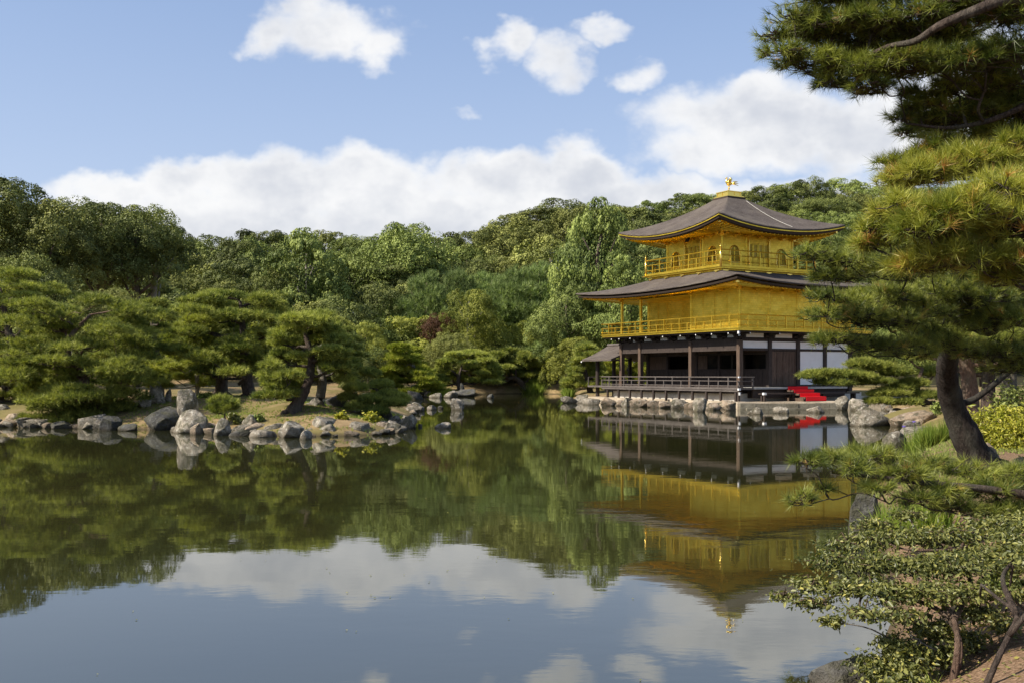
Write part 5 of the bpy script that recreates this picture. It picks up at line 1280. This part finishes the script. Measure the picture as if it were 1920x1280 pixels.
# second near pine: trunk stands just outside the view on the right, three boughs hang into it
bx_ = 6.3; bt = [np.array([bx_, 9.6, gz(bx_, 9.6) - .06]), np.array([bx_ + .1, 9.5, 1.5]), np.array([bx_ - .05, 9.3, 3.0]), np.array([bx_ - .3, 9.1, 4.4]), np.array([bx_ - .5, 9.0, 5.8]), np.array([bx_ - .4, 9.0, 7.2])]
B = [pad_px(*a) for a in ((1490, 40, 9.6, 66, 30), (1560, 55, 9.6, 80, 36), (1640, 50, 9.4, 84, 40), (1720, 40, 9.2, 90, 40), (1800, 20, 9.0, 90, 40), (1880, 40, 9.0, 90, 50), (1470, 105, 9.6, 54, 22), (1530, 120, 9.6, 66, 28), (1600, 130, 9.5, 70, 30),
     (1680, 130, 9.3, 80, 34), (1760, 120, 9.2, 84, 40), (1850, 120, 9.0, 90, 44), (1640, 165, 9.4, 50, 18), (1560, 158, 9.6, 46, 16), (1540, 5, 9.6, 80, 34), (1660, -5, 9.4, 90, 34), (1780, -20, 9.2, 90, 34), (1920, 100, 9.0, 90, 60),
     (1730, 205, 9.8, 60, 26), (1790, 225, 9.8, 70, 30), (1860, 215, 9.8, 80, 34), (1930, 205, 9.6, 80, 44), (1720, 178, 9.8, 40, 20), (1880, 170, 9.6, 80, 40), (1690, 222, 9.8, 30, 14), (1800, 170, 9.6, 80, 34), (1740, 245, 10.4, 60, 26), (1820, 262, 10.2, 80, 34), (1900, 255, 10.0, 80, 40), (1770, 80, 9.8, 90, 44), (1880, -10, 9.2, 90, 50), (1600, 90, 9.9, 80, 34), (1680, 90, 9.9, 90, 36), (1520, 70, 9.9, 70, 34), (1450, 70, 9.7, 40, 22))]
C = [pad_px(*a) for a in ((1690, 395, 8.0, 60, 34), (1740, 430, 7.8, 70, 40), (1800, 400, 7.8, 80, 44), (1870, 370, 7.8, 80, 50), (1920, 430, 7.8, 90, 60), (1770, 480, 8.0, 70, 36), (1840, 490, 8.0, 80, 44), (1650, 430, 8.2, 44, 24), (1720, 500, 8.2, 56, 28), (1900, 520, 8.2, 70, 36), (1640, 460, 8.4, 40, 20),
     (1740, 330, 9.2, 70, 36), (1820, 310, 9.2, 80, 40), (1900, 290, 9.2, 80, 50), (1690, 310, 9.6, 50, 26), (1760, 290, 9.6, 60, 30), (1680, 345, 9.6, 40, 22), (1930, 350, 8.6, 80, 50))]
D = [pad_px(*a) for a in ((1512, 868, 9.3, 36, 26), (1560, 862, 9.5, 40, 22), (1600, 880, 9.3, 40, 30), (1648, 862, 9.6, 44, 30), (1502, 938, 9.2, 30, 22), (1545, 915, 9.4, 26, 12), (1695, 892, 9.4, 50, 34), (1740, 872, 9.9, 46, 28), (1770, 915, 9.5, 54, 34),
     (1820, 890, 10, 56, 34), (1860, 925, 9.7, 60, 38), (1915, 900, 10, 60, 40), (1730, 938, 9.3, 46, 24), (1800, 955, 9.4, 50, 26), (1880, 962, 9.6, 60, 28), (1950, 955, 9.8, 60, 40), (1650, 915, 9.2, 34, 18), (1620, 850, 9.9, 34, 18))]
pine('near_pine', 'pine hanging in from the right edge, dark boughs against sky and low over water', bt, [.30, .26, .22, .18, .13, .07], B + D, 7600, .120, .0050, 24, mat='needle_near', bmat='bark', seed=61, boughs=([[bt[4], P(2080, -90, 9.1), P(1960, -12, 8.8), P(1880, 2, 8.7), P(1815, 26, 8.7), P(1760, 50, 8.75), P(1715, 78, 8.9), P(1665, 88, 9.1), P(1610, 112, 9.35), P(1560, 116, 9.6)], .075, .008], [[P(1880, 2, 8.7), P(1790, -2, 8.9), P(1725, 20, 9.1), P(1655, 32, 9.25), P(1590, 52, 9.5), P(1530, 52, 9.7)], .038, .006], [[bt[3], P(2020, 150, 9.3), P(1940, 190, 9.3), P(1860, 225, 9.4), P(1780, 240, 9.5), P(1700, 232, 9.7)], .05, .010], [[bt[1], P(2050, 960, 9.4), P(1940, 930, 9.5), P(1840, 915, 9.5), P(1740, 905, 9.4), P(1640, 893, 9.3), P(1560, 885, 9.3)], .06, .012]), limb_r=.06, sub=12, brown=.04, rr_tuft=1, cone=.8, up=.25, dens=1.0, cat='pine tree', fill=.15)
ct = [np.array([5.6, 8.4, gz(5.6, 8.4) - .06]), np.array([5.5, 8.4, 1.6]), np.array([5.2, 8.3, 2.8]), np.array([4.9, 8.3, 3.6])]
pine('near_pine', 'pine with yellowing and browned needle tufts spreading in from the right edge at mid height', ct, [.16, .14, .10, .05], C, 2700, .135, .0056, 30, mat='needle_gold', seed=62, limb_r=.05, sub=12, brown=.11, rr_tuft=1, cone=.85, up=.45, dens=1.0, cat='pine tree', fill=.2)

def shrub(name, label, stems, pads, nleaf, size, mat, bmat='bark_pale', seed=0, aspect=.5, brown=.04, cat='shrub', group=None, srad=.02, nsub=14, flat=0.42):
    rg = np.random.default_rng(seed); base = np.array(stems[0][0], float)
    t = thing(name, label, cat, tuple(base), 0, group); mb = MB(); allp = []
    for st in stems:
        sp = spline([np.array(p, float) - base for p in st], 5); mb.tube(sp, list(np.linspace(srad, srad * .4, len(sp))), 7); allp += list(sp[len(sp) // 3:])
    allp = np.array(allp); pos = []; nr = []; ti = []
    vol = np.array([p[3] * p[5] for p in pads]); cnt = (nleaf * vol / vol.sum()).astype(int)
    for pad, c in zip(pads, cnt):
        ctr = np.array(pad[:3]) - base; r = np.array(pad[3:6]); k = int(np.linalg.norm(allp - ctr, axis=1).argmin())
        s0 = allp[k]; md = (s0 + ctr) / 2 + rg.normal(size=3) * .05
        mb.tube(spline([s0, md, ctr], 4), list(np.linspace(srad * .45, srad * .2, 9)), 5)
        q_ = unit(rg.normal(size=(nsub, 3))) * rg.uniform(.4, .95, (nsub, 1)); sc_ = ctr + q_ * r
        per = max(1, c // nsub)
        for j in range(nsub):
            mb.tube([ctr, (ctr + sc_[j]) / 2 + rg.normal(size=3) * .02, sc_[j]], [srad * .2, srad * .15, srad * .07], 4)
            # leaves sit in pairs along the twig and in a spray at its end
            f_ = rg.uniform(.35, 1.15, (per, 1)); p = ctr + (sc_[j] - ctr) * f_ + rg.normal(size=(per, 3)) * r * .20 * (.4 + f_)
            pos.append(p); nr.append(np.tile(np.array([0, 0, 1.0]), (per, 1)) + unit(sc_[j] - ctr) * .5); 
            tt = np.clip(.45 + .3 * rg.normal(size=per) + .15 * rg.normal(), 0, 1); ti.append(np.where(rg.uniform(size=per) < brown, rg.uniform(1.02, 1.2, per), tt))
    mb.build('stem', M[bmat], t, True)
    pos = np.concatenate(pos); nr = np.concatenate(nr); ti = np.concatenate(ti); N = len(pos)
    nn = unit(nr * flat + rg.normal(size=(N, 3)) * .5); a = unit(np.cross(nn, rg.normal(size=(N, 3)))); b = np.cross(nn, a); s = size * rg.uniform(.4, 1.0, (N, 1)) ** 1.0 * rg.choice([.8, 1.0, 1.45], (N, 1), p=[.4, .45, .15])
    # pointed leaf, folded on the midrib and drooping at the tip
    V = np.stack([pos - a * s * .5, pos - a * s * .12 + b * s * .5 * aspect + nn * s * .10, pos + a * s * .22 + b * s * .36 * aspect + nn * s * .06, pos + a * s * .55 - nn * s * .12,
                  pos + a * s * .22 - b * s * .36 * aspect + nn * s * .06, pos - a * s * .12 - b * s * .5 * aspect + nn * s * .10], 1).reshape(-1, 3)
    Fc = (np.arange(N)[:, None, None] * 6 + np.array([[0, 3, 2, 1], [0, 5, 4, 3]])[None]).reshape(-1, 4)
    link('leaves', mesh_from('leaves', V, Fc, M[mat], tint=np.repeat(ti, 6)), t)
    return t
def PG(px, py, Y):
    p = P(px, py, Y); p[2] = gz(p[0], p[1]) - .04; return p
SP = [pad_px(*a) for a in ((1470, 1118, 6.3, 34, 16), (1520, 1095, 6.3, 50, 26), (1560, 1050, 6.5, 56, 30), (1530, 1130, 6.1, 46, 22), (1600, 1100, 6.2, 60, 34), (1590, 1020, 6.8, 50, 26), (1650, 1010, 6.8, 60, 34), (1640, 1060, 6.4, 66, 36), (1680, 1110, 6.1, 70, 40),
      (1720, 1010, 6.8, 66, 34), (1720, 1060, 6.4, 70, 40), (1790, 1005, 6.8, 70, 34), (1790, 1060, 6.3, 76, 44), (1860, 985, 7.0, 70, 36), (1930, 985, 7.0, 70, 40), (1870, 1045, 6.5, 80, 44), (1940, 1060, 6.4, 80, 50), (1760, 1110, 6.0, 66, 36), (1840, 1110, 6.0, 60, 30),
      (1620, 1150, 5.9, 56, 22), (1690, 1150, 5.9, 50, 22), (1640, 985, 7.1, 46, 22), (1700, 965, 7.2, 40, 20))]
shrub('leafy_shrub', 'wide spreading shrub of small grey-green leaves over the water at the lower right', [[PG(1785, 1285, 5.75), P(1795, 1215, 5.8), P(1788, 1160, 5.9), P(1755, 1110, 6.1), P(1715, 1080, 6.3)], [PG(1785, 1285, 5.75), P(1800, 1210, 5.9), P(1770, 1150, 6.0), P(1700, 1120, 6.2), P(1620, 1105, 6.3)], [P(1788, 1160, 5.9), P(1820, 1090, 6.3), P(1800, 1030, 6.6)]],
      [(a_, b_, c_, d_ * 1.05, e_, f_ * .62) for a_, b_, c_, d_, e_, f_ in SP], 23000, .041, 'shrub_leaf', 'bark_red', seed=70, srad=.022, brown=.07, nsub=30)
shrub('leafy_shrub', 'pale grey-stemmed shrub with forked bare branches at the lower right corner', [[PG(1842, 1300, 5.3), P(1868, 1240, 5.3), P(1892, 1190, 5.35), P(1905, 1150, 5.4), P(1870, 1120, 5.6), P(1840, 1095, 5.8)], [P(1892, 1190, 5.35), P(1925, 1150, 5.3), P(1960, 1100, 5.3)], [P(1905, 1150, 5.4), P(1880, 1085, 5.7), P(1900, 1050, 5.9)]],
      [pad_px(*a) for a in ((1840, 1150, 6.0, 50, 22), (1880, 1170, 6.2, 40, 18), (1960, 1060, 5.4, 70, 40), (1910, 1020, 5.9, 60, 30), (1930, 1120, 5.6, 40, 20))], 4200, .040, 'shrub_leaf', 'bark', seed=71, srad=.019, brown=.08)
shrub('leafy_shrub', 'low yellow-tinged leafy bush at the bottom edge between water and brown path', [[PG(1700, 1285, 5.9), P(1705, 1235, 5.9), P(1720, 1200, 5.95)]],
      [pad_px(*a) for a in ((1640, 1250, 5.9, 46, 26), (1700, 1235, 5.9, 60, 34), (1760, 1220, 6.0, 50, 30), (1740, 1180, 6.1, 60, 22), (1810, 1200, 6.2, 40, 20), (1670, 1200, 6.0, 40, 14), (1560, 1165, 6.0, 30, 12), (1700, 1285, 5.7, 60, 26))], 8200, .042, 'shrub_leaf', seed=72, srad=.014, brown=.16, nsub=20)
shrub('golden_shrub', 'rounded golden yellow-green shrub right of the curved pine trunk', [[PG(1880, 855, 19), P(1880, 830, 19), P(1882, 800, 19)]],
      [pad_px(*a) for a in ((1880, 800, 19, 46, 30), (1850, 812, 18.8, 34, 28), (1910, 806, 18.8, 40, 32), (1840, 785, 19.2, 28, 20), (1875, 775, 19.2, 36, 20), (1915, 778, 19.2, 34, 20), (1860, 838, 18.6, 34, 22), (1900, 840, 18.6, 34, 24), (1940, 800, 19, 40, 34), (1940, 835, 18.8, 36, 24))], 7800, .10, 'shrub_gold', seed=73, aspect=.38, srad=.03, brown=.08, nsub=22)
for i, (a, b, Y_, r_, lab, mt) in enumerate(((697, 792, 34.6, 17, 'bright leafy plant among the rocks near the islet tip', 'shrub_gold'), (352, 796, 35.2, 16, 'dark ivy-like plant at the foot of the stacked upright rock', 'shrub_leaf'), (452, 797, 34.4, 12, 'low green plant left of the big pale lichen-spotted rock', 'shrub_leaf'),
                              (484, 797, 34.4, 12, 'low green plant just behind the long low flat rock', 'leaf_mid'), (640, 806, 34.0, 12, 'small green plant between the domed boulder and the angular rock', 'shrub_gold'), (242, 757, 40, 12, 'yellow-green plant beside the small standing stone', 'shrub_gold'),
                              (386, 742, 42, 13, 'green tuft plant on the crest of the slope behind the sapling', 'leaf_mid'), (438, 788, 35.0, 10, 'tiny plant right of the pine sapling', 'shrub_leaf'), (1900, 745, 26, 40, 'dark green bush behind the golden shrub', 'leaf_dark'), (1770, 760, 30, 22, 'green bush tucked left of the curved trunk', 'leaf_mid'),
                              (1925, 905, 12.5, 40, 'shaded low bush at the right edge under the pine bough', 'leaf_dark'), (1880, 1150, 7.4, 34, 'glossy green ground plant behind the pale grey stems', 'leaf_mid'))):
    z_ = P(a, b, Y_); gg_ = gz(z_[0], z_[1]); c_ = pad_px(a, b, Y_, r_, r_ * .75); c2 = list(c_); c2[2] = max(c_[2], gg_ + c_[5] * .5)
    shrub('leafy_plant', lab, [[np.array([z_[0], z_[1], gg_ - .03]), np.array([z_[0], z_[1], c2[2]])]] , [tuple(c2), (c2[0] - c2[3] * .6, c2[1], c2[2] - c2[5] * .3, c2[3] * .6, c2[4] * .6, c2[5] * .7), (c2[0] + c2[3] * .6, c2[1], c2[2] - c2[5] * .2, c2[3] * .6, c2[4] * .6, c2[5] * .6)],
          900 if Y_ > 20 else 1400, .13 if Y_ > 20 else .09, mt, seed=80 + i, srad=.015, cat='plant', nsub=8)

def grass(label, poly_px, n, L, wd, mat='grass', seed=0, kind='stuff', name='iris_leaves', nn=7, cone=.28):
    """blades rooted on the ground inside a patch given by corners (x, y) in metres"""
    rg = np.random.default_rng(seed); (x0, x1, y0, y1) = poly_px
    x = rg.uniform(x0, x1, n * 3); y = rg.uniform(y0, y1, n * 3); z = ground(x, y); ok = (z > -.25) & ((np.sin(x * 1.9 + seed) + np.cos(y * 1.6 + seed * 2)) > -1.0)
    x, y, z = x[ok][:n], y[ok][:n], z[ok][:n]; pos = np.stack([x, y, z], -1); d = np.tile(np.array([0, 0, 1.0]), (len(x), 1)) + rg.normal(size=(len(x), 3)) * .12
    V, Fc, t = needle_tufts(pos, d, nn, L, wd, cone, np.clip(rg.normal(.55, .3, len(x)), 0, 1.05), .1, rg)
    return tag(link(name, mesh_from(name, V, Fc, M[mat], tint=t)), label, kind=kind)
def gpatch(px0, px1, Ya, Yb): return ((px0 - 960) / F * (Ya + Yb) / 2, (px1 - 960) / F * (Ya + Yb) / 2, Ya, Yb)
grass('bright green iris leaves at the water right of the speckled grey rock', gpatch(1680, 1765, 24.5, 28), 420, .62, .022, seed=3)
grass('yellow-green iris leaves in the shallows below the low pine bough', gpatch(1655, 1740, 10.5, 12), 160, .4, .016, seed=4)
grass('fresh yellow-green reeds on the far shore beside the terrace', gpatch(1022, 1068, 81, 88), 420, 1.3, .09, seed=5, name='reeds')
grass('thin reeds at the mouth of the channel', gpatch(985, 1015, 98, 103), 160, 1.5, .08, seed=6, name='reeds')
grass('low shaded grass on the right bank', (5.0, 11.0, 12.0, 24.0), 4200, .09, .012, 'leaf_mid', 7, name='grass', nn=6, cone=.7)
grass('thin grass tips on the near bank', (-3.0, 2.4, 4.2, 6.2), 200, .14, .006, 'grass', 8, name='grass', nn=6, cone=.6)
grass('patchy moss and grass on the islet', (-16, -4.6, 32.6, 46.0), 5200, .10, .016, 'grass', 9, name='grass', nn=5, cone=.9)
# fallen leaves and chips on the brown path
rg = np.random.default_rng(5); n = 5200; x = rg.uniform(1.9, 7, n); y = rg.uniform(4.3, 11, n); z = ground(x, y) + .012
V, Fc, t = leaf_quads(np.stack([x, y, z], -1)[z > .1], np.tile([0, 0, 1.0], (int((z > .1).sum()), 1)), .035, rg.uniform(.2, 1.25, int((z > .1).sum())), .5, .5, rg)
tag(link('leaf_litter', mesh_from('leaf_litter', V, Fc, M['shrub_leaf'], tint=t)), 'fallen leaves and chips on the brown ground at the lower right', kind='stuff')
# two violet irises
m, q = new_mat('violet_petals'); finish(q, princ(q, (0.12, 0.08, 0.36), .6)); M['violet'] = m
for (a, b, Y_, lab) in ((1695, 799, 26, 'left of the two violet iris flowers above the leaves'), (1714, 790, 26.6, 'right and higher of the two violet iris flowers')):
    p = P(a, b, Y_); g0 = gz(p[0], p[1]); t = thing('iris_flower', lab, 'flower', (p[0], p[1], g0 - .02), 0, 'violet irises')
    h_ = p[2] - g0; b_ = MB(); b_.tube([(0, 0, 0), (.02, 0, h_ * .6), (0, 0, h_)], [.008, .007, .006], 5); b_.build('stem', M['grass'], t)
    b_ = MB()
    for k in range(6):
        an = k * math.pi / 3; u_ = .05 if k % 2 else -.01
        b_.tube([(0, 0, h_), (math.cos(an) * .03, math.sin(an) * .03, h_ + .03), (math.cos(an) * .055, math.sin(an) * .055, h_ + u_ * .6)], [.005, .016, .005], 6)
    b_.build('petals', M['violet'], t, True)

rg = np.random.default_rng(15); n = 170; y = rg.uniform(4.6, 26, n) ** 1.0; x = rg.uniform(-.5, .28, n) * y
V, Fc, t = leaf_quads(np.stack([x, y, np.full(n, .006)], -1), np.tile([0, 0, 6.0], (n, 1)), .032, rg.uniform(.3, 1.25, n), .1, .6, rg)
tag(link('floating_leaves', mesh_from('floating_leaves', V, Fc, M['shrub_leaf'], tint=t)), 'scattered small leaves floating on the pond', kind='stuff')
